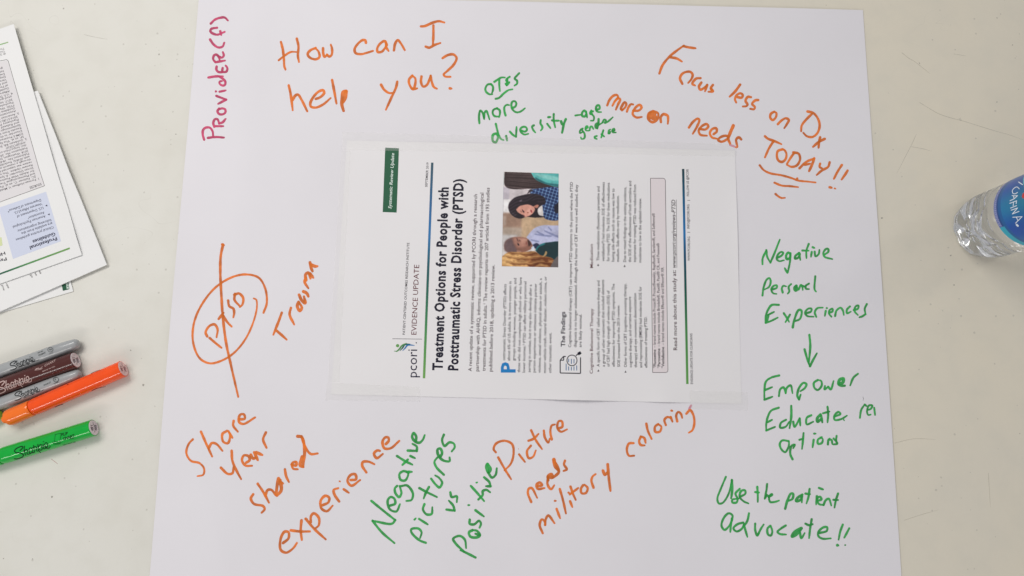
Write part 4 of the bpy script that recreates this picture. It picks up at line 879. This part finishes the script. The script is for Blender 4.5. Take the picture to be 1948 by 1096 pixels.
M['black_print'] = mat('black_print', lin((30, 32, 34)), 0.6, 0.15); M['pale_print'] = mat('pale_print', lin((196, 170, 164)), 0.6, 0.15); M['green_print'] = mat('dark_green_print', lin((2, 36, 18)), 0.6, 0.15); M['red_print'] = mat('dark_red_print', lin((96, 22, 14)), 0.6, 0.15)
class Pen:
    def __init__(self, name, label, r, end_px, back_px, length, group='markers lying at the left'):
        self.r = r; E = at(end_px[0], end_px[1], r); B = at(back_px[0], back_px[1], r)
        self.a = (E - B) / np.linalg.norm(E - B); self.E = E; self.len = length          # a points to the blunt end E
        self.u = np.array([-self.a[1], self.a[0], 0.0]); self.w = np.array([0, 0, 1.0])
        self.o = np.array([E[0], E[1], 0.0]); self.root = thing(name, label, 'marker', self.o, group)
    def lathe(self, name, prof, m, n=48, squash=None):
        """prof: (distance back from the blunt end, radius)"""
        V, Fc = [], []
        for s, rr in prof:
            c = self.E - self.a * s
            for k in range(n):
                t = 2 * math.pi * k / n; V.append(c + (self.u * math.cos(t) + self.w * math.sin(t)) * rr)
        for i in range(len(prof) - 1):
            for k in range(n): Fc.append((i * n + k, i * n + (k + 1) % n, (i + 1) * n + (k + 1) % n, (i + 1) * n + k))
        if prof[0][1] > 1e-5: Fc.append(tuple(reversed(range(n))))
        if prof[-1][1] > 1e-5: Fc.append(tuple(range((len(prof) - 1) * n, len(prof) * n)))
        o = mesh(name, V, Fc, m, self.root, True, self.o)
        o.data.set_sharp_from_angle(angle=math.radians(35)); return o
    def tube_open(self, name, prof, m, n=48):
        V, Fc = [], []
        for s, rr in prof:
            c = self.E - self.a * s
            for k in range(n):
                t = 2 * math.pi * k / n; V.append(c + (self.u * math.cos(t) + self.w * math.sin(t)) * rr)
        for i in range(len(prof) - 1):
            for k in range(n): Fc.append((i * n + k, i * n + (k + 1) % n, (i + 1) * n + (k + 1) % n, (i + 1) * n + k))
        o = mesh(name, V, Fc, m, self.root, True, self.o); o.data.set_sharp_from_angle(angle=math.radians(35)); return o
    def bar(self, V, Fc, cu, cw, hu, hw, s0, s1):
        b = len(V)
        for s in (s0, s1):
            for du, dw in ((-hu, -hw), (hu, -hw), (hu, hw), (-hu, hw)):
                V.append(self.E - self.a * s + self.u * (cu + du) + self.w * (cw + dw))
        for f in ((0, 1, 2, 3), (7, 6, 5, 4), (0, 4, 5, 1), (1, 5, 6, 2), (2, 6, 7, 3), (3, 7, 4, 0)): Fc.append(tuple(b + i for i in f))
    def plug(self, m):
        r = self.r; self.tube_open('end_plug', [(0.0030, r * .62), (-0.0002, r * .64), (-0.0004, r * .70), (-0.0003, r * .88), (0.0003, r * .93)], m)
        V, Fc = [], []
        for cu, cw, hu, hw in ((0, 0, r * .62, .00055), (r * .48, 0, r * .17, r * .45), (-r * .50, 0, r * .15, r * .42), (0.18 * r, r * .3, .0004, r * .3)): self.bar(V, Fc, cu, cw, hu, hw, -0.00018, 0.0028)
        mesh('plug_ribs', V, Fc, m, self.root, False, self.o)
        self.lathe('plug_recess', [(0.0022, r * .63), (0.0032, r * .63)], M['slot'], 24)
    def proj(self, px, py, lift):
        R = self.r + 0.00006 + lift * 0.5; d = ray(px, py); A = self.E; a = self.a
        q0 = CAMP - A; q0 = q0 - a * q0.dot(a); qd = d - a * d.dot(a)
        aa = qd.dot(qd); bb = 2 * q0.dot(qd); cc = q0.dot(q0) - R * R; disc = max(bb * bb - 4 * aa * cc, 0)
        return CAMP + d * ((-bb - math.sqrt(disc)) / (2 * aa))
    def marks(self, name, mt, tr, strokes, w, label=None):
        I = Ink(self.proj)
        for s in strokes:
            ww = w
            if isinstance(s, tuple): ww, s = s
            I.stroke([tr(*p) for p in s], ww, 0.1, 0.05, 0.9, 0.00004)
        o = I.build(name, mt, self.root, self.o, label)
        return o
    def words(self, name, mt, items):
        I = Ink(self.proj); objs = [(text_geo(b, bo, sh), a, c, em) for b, a, c, em, bo, sh in items]
        bpy.context.view_layer.update(); dg = bpy.context.evaluated_depsgraph_get()
        for o, a, b, em in objs:
            me = o.evaluated_get(dg).to_mesh(); co = np.array([v.co[:] for v in me.vertices]); x0, x1 = co[:, 0].min(), co[:, 0].max()
            a, b = np.array(a, float), np.array(b, float); d = b - a; L = np.linalg.norm(d); d /= L; up = np.array([d[1], -d[0]]); base = len(I.V)
            for c in co: p = a + d * (c[0] - x0) / (x1 - x0) * L + up * c[1] * em; I.V.append(self.proj(p[0], p[1], 0.00006))
            for pl in me.polygons: I.F.append(tuple(base + v for v in pl.vertices))
            o.evaluated_get(dg).to_mesh_clear(); cu = o.data; bpy.data.objects.remove(o); bpy.data.curves.remove(cu)
        I.build(name, mt, self.root, self.o)
def flip_marker(name, label, end, back, body, cap, plug, neck, r=0.00735):
    P = Pen(name, label, r, end, back, 0.125)
    P.tube_open('barrel', [(0.0028, r * .93), (0.0003, r * .93), (0.0, r * .955), (0.0004, r), (neck - .0040, r), (neck - .0026, r * .985), (neck - .0012, r * .955), (neck - .0002, r * .90), (neck, r * .86)], body)
    P.plug(plug)
    return P
# script lettering used on all the pens, traced on the green one (crop of the photo, 6.85 per pixel)
SCRIPT_RAW = [[(330,680),(400,610),(430,560),(400,535),(300,560),(180,630),(140,700),(180,750),(300,760),(400,790),(450,840),(430,890),(330,945),(220,975),(130,972)],
 [(485,525),(475,620),(490,740),(530,850)], [(430,720),(490,680),(560,640),(590,680),(570,760),(600,815),(690,785)],
 [(740,600),(670,590),(645,660),(650,740),(700,780),(740,740),(750,640),(745,590)], [(750,640),(770,760),(825,745)],
 [(800,500),(815,600),(830,740)], [(775,575),(850,545),(900,560),(895,640),(915,700),(975,690)],
 [(945,465),(960,580),(985,690),(1050,760)], [(960,570),(1010,490),(1060,470),(1078,560),(1100,640),(1050,672),(1000,640)],
 [(1130,460),(1135,560),(1160,625),(1210,610)], [(1140,380),(1150,368)],
 [(1195,540),(1260,570),(1290,480),(1250,405),(1200,430),(1190,520),(1230,590),(1300,605),(1360,585),(1375,520)]]
SCRIPT = [[((20 + x / 18.27) * 6.85, (80 + y / 18.27) * 6.85) for x, y in st_] for st_ in SCRIPT_RAW]
def trace(ox, oy, sc): return lambda x, y: (ox + x / sc, oy + y / sc)
def along(origin, dirn, k, kv=1.0):
    """re-lay the traced script (laid out from (188,912) along its own slant) on another pen; origin in photo px"""
    c, s = math.cos(dirn), math.sin(dirn); a0 = -math.atan2(0.309, 1)
    def f(x, y):
        dx, dy = (x - 188) / 6.85, (y - 880) / 6.85
        lx, ly = dx * math.cos(-a0) - dy * math.sin(-a0), dx * math.sin(-a0) + dy * math.cos(-a0)
        lx, ly = lx * k, ly * k * kv
        return (origin[0] + lx * c - ly * s, origin[1] + lx * s + ly * c)
    return f
# green
G = flip_marker('flip_chart_marker', 'green flip chart marker lying lowest, apart from the others', (178.4, 813.7), (5.8, 867), M['green_p'], M['green_cap'], M['plug'], 0.0805)
L0 = 0.0805
G.lathe('cap', [(L0 + .0002, G.r * .80), (L0 + .0004, G.r * .94), (L0 + .0014, G.r * .99), (L0 + .003, G.r * .99), (L0 + .033, G.r * .93), (L0 + .036, G.r * .80), (L0 + .0365, G.r * .4), (L0 + .0400, G.r * .38), (L0 + .0405, G.r * .2)], M['green_cap'])
tg = trace(0, 740, 6.85); G.marks('brand_lettering', M['green_print'], tg, [(2.0 if i == 0 else 1.6, s) for i, s in enumerate(SCRIPT)], 1.6)
G.marks('chart_icon', M['green_print'], tg, [[(720,592),(795,578)], [(795,578),(780,690)], [(720,592),(708,690)], [(708,690),(780,690)], [(682,690),(705,705),(780,705),(800,690)], [(690,715),(720,722),(785,715)]], 0.7)
G.words('product_lettering', M['green_print'], [("FLIP", tg(800, 615), tg(888, 592), 7.2, .03, .25), ("CHART.", tg(822, 668), tg(978, 622), 7.2, .03, .25), ("NON-TOXIC USA", tg(822, 740), tg(990, 695), 3.0, .01, 0)])
G.marks('product_underline', M['green_print'], tg, [[(905,655),(962,640)]], 0.9)
# orange
O_ = flip_marker('flip_chart_marker', 'bright orange flip chart marker lying between the grey pen and the green one', (234.3, 701.6), (62.5, 775.5), M['orange_p'], M['orange_cap'], M['plug_or'], 0.0832)
L0 = 0.0832; r = O_.r
O_.lathe('cap', [(L0 + .0002, r * .80), (L0 + .0004, r * .93), (L0 + .0012, r * .975), (L0 + .004, r * .97), (L0 + .018, r * 1.0), (L0 + .0205, r * .99), (L0 + .0222, r * .90), (L0 + .0230, r * .70), (L0 + .0231, r * .50), (L0 + .0255, r * .48), (L0 + .0264, r * .40), (L0 + .0268, r * .2)], M['orange_cap'])
to = trace(120, 640, 9.136)
O_.marks('barrel_print', M['red_print'], to, [(.7,[(485,645),(560,610),(640,583)]), (1.0,[(500,945),(560,915),(610,898)]), (.8,[(620,898),(700,880),(740,874)]), (1.0, [(70,838),(92,832)])], 0.8)
O_.marks('barrel_print', M['red_print'], tg, [(1.2,[(720,236),(770,214),(820,198)])], 1.0)
# brown
B_ = flip_marker('flip_chart_marker', 'dark brown flip chart marker lying between the two grey pens', (144, 685), (0, 737), M['brown'], M['brown'], M['plug'], 0.0905)
L0 = 0.0905; r = B_.r
B_.lathe('cap', [(L0 + .0002, r * .80), (L0 + .0004, r * .93), (L0 + .0012, r * .975), (L0 + .018, r * 1.0), (L0 + .0222, r * .90), (L0 + .0230, r * .6), (L0 + .0255, r * .48), (L0 + .0268, r * .2)], M['brown'])
tb = trace(0, 630, 8.43)
B_.marks('brand_lettering', M['pale_print'], along((-6.5, 744.5), -0.338, 0.99), [(2.0 if i == 0 else 1.6, s) for i, s in enumerate(SCRIPT)], 1.6)
B_.marks('chart_icon', M['pale_print'], tb, [[(560,625),(600,600),(640,600),(680,570)], [(560,625),(640,615),(680,595)], [(575,605),(620,590)]], 0.8)
B_.words('product_lettering', M['pale_print'], [("CHART", tb(720, 570), tb(905, 478), 5.2, .01, .3), ("MADE IN USA", tb(685, 655), tb(888, 570), 2.8, .01, 0)])
# grey fine pens
def fine(label, end, back, r, dx):
    P = Pen('fine_marker', label, r, end, back, 0.137)
    P.lathe('barrel', [(-0.0004, r * .30), (0.0, r * .48), (.0008, r * .66), (.0022, r * .78), (.006, r * .86), (.014, r * .94), (.024, r), (.078, r), (.0790, r * .96), (.0792, r * .86), (.0794, r * .97), (.0800, r), (.118, r), (.129, r * .8), (.136, r * .5), (.137, r * .2)], M['silver'])
    return P
S1 = fine('upper grey fine-point marker lying above the brown one', (149.5, 652.5), (0, 706.5), 0.0058, 0)
S1.marks('brand_lettering', M['black_print'], along((19.5, 700.8), -0.36, 0.70), [(1.7 if i == 0 else 1.4, s) for i, s in enumerate(SCRIPT)], 1.4)
S1.words('product_lettering', M['black_print'], [("Permanent  Marker", tb(305, 585), tb(632, 462), 2.9, .03, 0), ("FINE", tb(612, 360), tb(690, 326), 3.2, .01, 0), ("POINT", tb(625, 402), tb(738, 352), 4.0, .03, 0)])
S1.marks('safety_seal', M['black_print'], lambda a, b: (95.8 + a, 665.3 + b), [[(5 * math.cos(t), 4.4 * math.sin(t)) for t in [k * .52 for k in range(13)]], (.6, [(-2.5, 1.6), (-1.2, -2), (0, 1.4)]), (.6, [(0.4, 1), (1.6, -2), (2.6, .8)]), (.6, [(-2.6, 8.2), (4.5, 5.6)])], 0.8)
S2 = fine('lower grey fine-point marker wedged between the brown and the orange ones', (152.5, 710), (0, 768), 0.0054, 0)
S2.marks('brand_lettering', M['black_print'], along((28.5, 758.2), -0.36, 0.70), [(1.7 if i == 0 else 1.4, s) for i, s in enumerate(SCRIPT)], 1.4)
S2.words('product_lettering', M['black_print'], [("Permanent  Marker", tb(385, 1080), tb(705, 945), 2.9, .02, 0), ("POINT", tb(708, 880), tb(822, 828), 4.0, .02, 0)])
S2.marks('safety_seal', M['black_print'], lambda a, b: (106.3 + a, 722.3 + b), [[(5 * math.cos(t), 4.4 * math.sin(t)) for t in [k * .52 for k in range(13)]], (.6, [(-2.5, 1.6), (-1.2, -2), (0, 1.4)]), (.7, [(-4, 7.6), (4.2, 4.6)])], 0.8)
LM = Pen('fine_marker', 'lime green marker with only its tip showing at the left edge of the frame', 0.0062, (0.5, 787.5), (-64, 808), 0.12)
rr = LM.r; LM.lathe('barrel', [(-0.0002, rr * .3), (0.0, rr * .5), (.002, rr * .8), (.008, rr * .95), (.02, rr), (.11, rr), (.12, rr * .6)], M['lime_p'])

# ------------------------------------------------------------------ water bottle standing at the right
BX = at(1866, 436); BR = 0.0298
bo = np.array([BX[0], BX[1], 0.0]); cam_side = math.atan2(-BX[1], -BX[0])          # the side of the bottle that faces the camera
BT = thing('water_bottle', 'clear ribbed plastic water bottle with a blue label, standing at the right edge', 'bottle', bo)
PROF = [(0.0012, 0.0), (0.0012, 0.010), (0.0002, 0.0215), (0.0006, 0.0245), (0.003, 0.0270), (0.008, 0.0286), (0.013, 0.0295), (0.018, BR), (0.118, BR), (0.128, 0.0296), (0.145, 0.0272), (0.160, 0.0215), (0.172, 0.0160), (0.180, 0.0130), (0.186, 0.0122), (0.192, 0.0122), (0.194, 0.0140), (0.1955, 0.0140), (0.1965, 0.0122), (0.203, 0.0122)]
def prof_r(z):
    for (z0, r0), (z1, r1) in zip(PROF[2:-1], PROF[3:]):
        if z0 <= z <= z1: t = (z - z0) / max(z1 - z0, 1e-9); t = t * t * (3 - 2 * t) if z < .016 or z > .12 else t; return r0 + (r1 - r0) * t
    return PROF[-1][1]
def groove(d, w): return math.exp(-(d / w) ** 2)
def bottle_r(z, ph):
    R = prof_r(z); rel = (ph - cam_side + math.pi) % (2 * math.pi) - math.pi
    seg = 2 * math.pi / 5; q_ = abs(((rel + seg / 2) % seg) - seg / 2) / (seg / 2)
    for zc in (0.0215, 0.0285, 0.0355, 0.0425):
        zz = zc + 0.0085 * (q_ ** 1.0) - 0.002
        R -= 0.00075 * groove(z - zz, 0.0007)
    for zc in (0.052, 0.1185, 0.124, 0.1295): R -= 0.0005 * groove(z - zc, 0.0010)
    if z < 0.016: R -= 0.0014 * (1 - z / 0.016) * (0.5 + 0.5 * math.cos(5 * rel * 1.0)) ** 3 + (0.0003 * math.sin(13 * rel + z * 900) + 0.00012 * math.sin(31 * rel - z * 1500)) * (1 - z / 0.016)
    return R
def shell(name, inset, z0, z1, nz, nph, m, close_top=False):
    V, Fc = [], []
    zs = [z0 + (0.058 - z0) * k / nz for k in range(nz)] + [0.058 + (z1 - 0.058) * (k / 110) for k in range(111)] if z1 > 0.06 else [z0 + (z1 - z0) * k / nz for k in range(nz + 1)]
    nz = len(zs) - 1
    for z in zs:
        for k in range(nph):
            ph = 2 * math.pi * k / nph; R = bottle_r(z, ph) - inset; V.append((bo[0] + R * math.cos(ph), bo[1] + R * math.sin(ph), z))
    for i in range(nz):
        for k in range(nph): Fc.append((i * nph + k, i * nph + (k + 1) % nph, (i + 1) * nph + (k + 1) % nph, (i + 1) * nph + k))
    # base: petals pushed up towards a centre dome
    prev = 0
    for j, f in enumerate((0.93, 0.86, 0.8, 0.7, 0.6, 0.5, 0.38, 0.25, 0.1)):
        b = len(V)
        for k in range(nph):
            ph = 2 * math.pi * k / nph; rel = ph - cam_side; R = (bottle_r(z0, ph) - inset) * f
            V.append((bo[0] + R * math.cos(ph), bo[1] + R * math.sin(ph), z0 + 0.0050 * (1 - f) ** 0.8 * (0.75 + 0.25 * math.cos(5 * rel))))
        for k in range(nph): Fc.append((prev + (k + 1) % nph, prev + k, b + k, b + (k + 1) % nph))
        prev = b
    Fc.append(tuple(reversed(range(prev, prev + nph))))
    if close_top: Fc.append(tuple(range(nz * nph, (nz + 1) * nph)))
    return mesh(name, V, Fc, m, BT, True, bo)
def pet():
    """thin clear plastic: mostly see-through, reflecting and greying where the wall turns away"""
    m = bpy.data.materials.new('clear_film'); m.use_nodes = True; nt = m.node_tree; N = nt.nodes.new; L = nt.links.new
    nt.nodes.remove(nt.nodes["Principled BSDF"]); out = nt.nodes["Material Output"]
    tr = N("ShaderNodeBsdfTransparent"); gl = N("ShaderNodeBsdfGlossy"); gl.inputs["Roughness"].default_value = 0.06; gl.inputs["Color"].default_value = (1, 1, 1, 1)
    lw = N("ShaderNodeLayerWeight"); lw.inputs["Blend"].default_value = 0.5
    rp = N("ShaderNodeValToRGB"); rp.color_ramp.elements[0].position = 0.42; rp.color_ramp.elements[0].color = (0.965, 0.967, 0.97, 1); rp.color_ramp.elements[1].position = 0.78; rp.color_ramp.elements[1].color = (0.50, 0.50, 0.52, 1)
    L(lw.outputs["Facing"], rp.inputs[0]); L(rp.outputs[0], tr.inputs["Color"])
    fr = N("ShaderNodeFresnel"); fr.inputs["IOR"].default_value = 1.5
    mx = N("ShaderNodeMixShader"); L(fr.outputs[0], mx.inputs[0]); L(tr.outputs[0], mx.inputs[1]); L(gl.outputs[0], mx.inputs[2]); L(mx.outputs[0], out.inputs["Surface"])
    return m
def water_mat():
    m = bpy.data.materials.new('water'); m.use_nodes = True; b = m.node_tree.nodes["Principled BSDF"]
    b.inputs["Base Color"].default_value = (0.955, 0.97, 0.99, 1); b.inputs["Roughness"].default_value = 0.0; b.inputs["IOR"].default_value = 1.33; b.inputs["Transmission Weight"].default_value = 1.0
    return m
M['pet'] = pet()
body = shell('bottle_body', 0.0, 0.0004, 0.203, 200, 220, water_mat(), True)
capV, capF = [], []
n = 72; zs_r = [(0.196, .0148), (0.1965, .0152), (0.2045, .0150), (0.2062, .0142), (0.2066, .012)]
for z, R in zs_r:
    for k in range(n): rr = R + (0.0003 if (k % 2 and z < .205) else 0); capV.append((bo[0] + rr * math.cos(2 * math.pi * k / n), bo[1] + rr * math.sin(2 * math.pi * k / n), z))
for i in range(len(zs_r) - 1):
    for k in range(n): capF.append((i * n + k, i * n + (k + 1) % n, (i + 1) * n + (k + 1) % n, (i + 1) * n + k))
capF.append(tuple(range((len(zs_r) - 1) * n, len(zs_r) * n)))
mesh('bottle_cap', capV, capF, plastic('white_cap_plastic', (236, 238, 240)), BT, False, bo)
# label: a printed sleeve wrapped round the body
LZ0, LZ1, LR = 0.0610, 0.1150, BR + 0.00035
def label_color(z, rel):
    t = (z - LZ0); s = -rel * LR
    if t < 0.0035 and s > -0.004: return (96, 110, 176)                   # small-print hem
    if t < 0.0050: return (14, 74, 138) if s > -0.004 else (40, 170, 196)
    hill = 0.030 + 0.007 * math.sin(s * 95 + 0.6)
    if t < 0.0085: return (4, 92, 158)
    if t < hill: 
        k = (t - .0085) / .02; return (0, int(100 + 22 * math.sin(s * 150)), int(160 + 14 * (1 - k)))
    if t < hill + 0.010: return (96, 196, 204)
    if t < hill + 0.014: return (176, 222, 226)
    return (18, 70, 146)
nzl, npl = 120, 240; V, Fc, cols = [], [], []
for i in range(nzl + 1):
    z = LZ0 + (LZ1 - LZ0) * i / nzl
    for k in range(npl):
        ph = 2 * math.pi * k / npl; rel = (ph - cam_side + math.pi) % (2 * math.pi) - math.pi
        V.append((bo[0] + LR * math.cos(ph), bo[1] + LR * math.sin(ph), z)); cols.append((*lin(label_color(z, rel)), 1))
for i in range(nzl):
    for k in range(npl): Fc.append((i * npl + k, i * npl + (k + 1) % npl, (i + 1) * npl + (k + 1) % npl, (i + 1) * npl + k))
lm = attr_mat('printed_film_label', 0.3, 0.5); o = mesh('label', V, Fc, lm, BT, True, bo)
o.data.color_attributes.new("Col", 'FLOAT_COLOR', 'POINT').data.foreach_set("color", np.array(cols, dtype=np.float32).ravel())
def bproj(px, py, lift):
    R = LR + 0.0001 + lift * 0.5; d = ray(px, py); c = bo[:2]; p = CAMP[:2] - c; v = d[:2]
    aa = v.dot(v); bb = 2 * p.dot(v); cc = p.dot(p) - R * R; disc = max(bb * bb - 4 * aa * cc, 0)
    return CAMP + d * ((-bb - math.sqrt(disc)) / (2 * aa))
tl = trace(1800, 330, 9.135); I = Ink(bproj)
LET = [[(1270,268),(1230,235),(1180,258),(1150,300),(1160,345),(1195,355),(1240,330)],                # U
       [(1110,475),(1180,440),(1240,385)], [(1240,385),(1190,390),(1145,385)], [(1180,440),(1170,392)],      # A
       [(1105,520),(1225,475)], [(1165,560),(1170,498)], [(1215,525),(1222,478)],   # F
       [(1120,602),(1222,560)],                                                   # I
       [(1130,640),(1240,600)], [(1240,600),(1150,705)], [(1150,705),(1265,660)],      # N
       [(1158,762),(1318,752)], [(1318,752),(1205,865)], [(1218,760),(1248,822)]]      # A
for s in LET: I.stroke([tl(*p) for p in s], 1.5, 0, 0, .7, 0.00004)
I.stroke([tl(1225, 892), tl(1245, 912)], 3.6, 0, 0, .7, 0.00004)
I.stroke([tl(1325, 195), tl(1260, 150)], 1.9, 0, 0, .7, 0.00004)
I.build('label_lettering', mat('white_label_print', lin((225, 235, 245)), .4, .4), BT, bo)
I = Ink(bproj)
for s in ([(1330,400),(1352,350),(1375,400)], [(1340,420),(1370,380)]): I.stroke([tl(*p) for p in s], 3.6, 0, 0, .7, 0.00005)
I.build('label_emblem', mat('red_label_print', lin((206, 52, 44)), .4, .4), BT, bo)
# rows of tiny print on the hem of the label, laid round the bottle
I = Ink(lambda px, py, lift: None); V, Fc = [], []
for zrow in (0.0618, 0.0627, 0.0636):
    s = -0.003
    while s < 0.055:
        w_ = random.uniform(.0006, .0018); a1, a0 = cam_side - s / LR, cam_side - (s + w_) / LR; b = len(V)
        for a_, z_ in ((a0, zrow), (a1, zrow), (a1, zrow + .00035), (a0, zrow + .00035)): V.append((bo[0] + (LR + .0001) * math.cos(a_), bo[1] + (LR + .0001) * math.sin(a_), z_))
        Fc.append((b, b + 1, b + 2, b + 3)); s += w_ + .0005
o = mesh('label_fine_print', V, Fc, mat('pale_label_print', lin((190, 198, 228)), .4, .4), BT, False, bo)

# ------------------------------------------------------------------ scratches on the table
k_ = trace(1650, 100, 4.567); sm = ink('scratch_stain', (152, 145, 126), 0.30)
def scratch(pts, w, m=sm, name='scratch'):
    I = Ink(projector(lambda x, y: 0.00005)); I.stroke(pts, w, .6, .3, 2.0, 0.00001); return I.build(name, m, TABLE, (0, 0, 0))
for sc_, w in (([(300,2),(360,50),(410,78),(470,125),(545,185)], .8), ([(455,435),(520,475),(620,532),(740,572),(830,595),(950,632),(1120,685),(1240,718),(1355,760)], .8),
             ([(425,712),(380,810),(330,905),(285,995),(255,1050)], .7), ([(380,818),(490,838),(560,858)], .6), ([(750,12),(860,30)], .6), ([(1550,980),(1630,1000)], .6)):
    scratch([k_(*p) for p in sc_], w)
for sc_ in ([(160, 66), (182, 71), (205, 75)], [(1702, 843), (1738, 835), (1780, 836)], [(1880, 900), (1882, 930), (1884, 965)], [(1720, 990), (1750, 980), (1785, 970)]): scratch(sc_, .7)
scratch([(97.5, 873.5), (104, 878), (110, 883)], .8, ink('faint_red_tick', (190, 110, 104), .6), 'red_pen_tick')
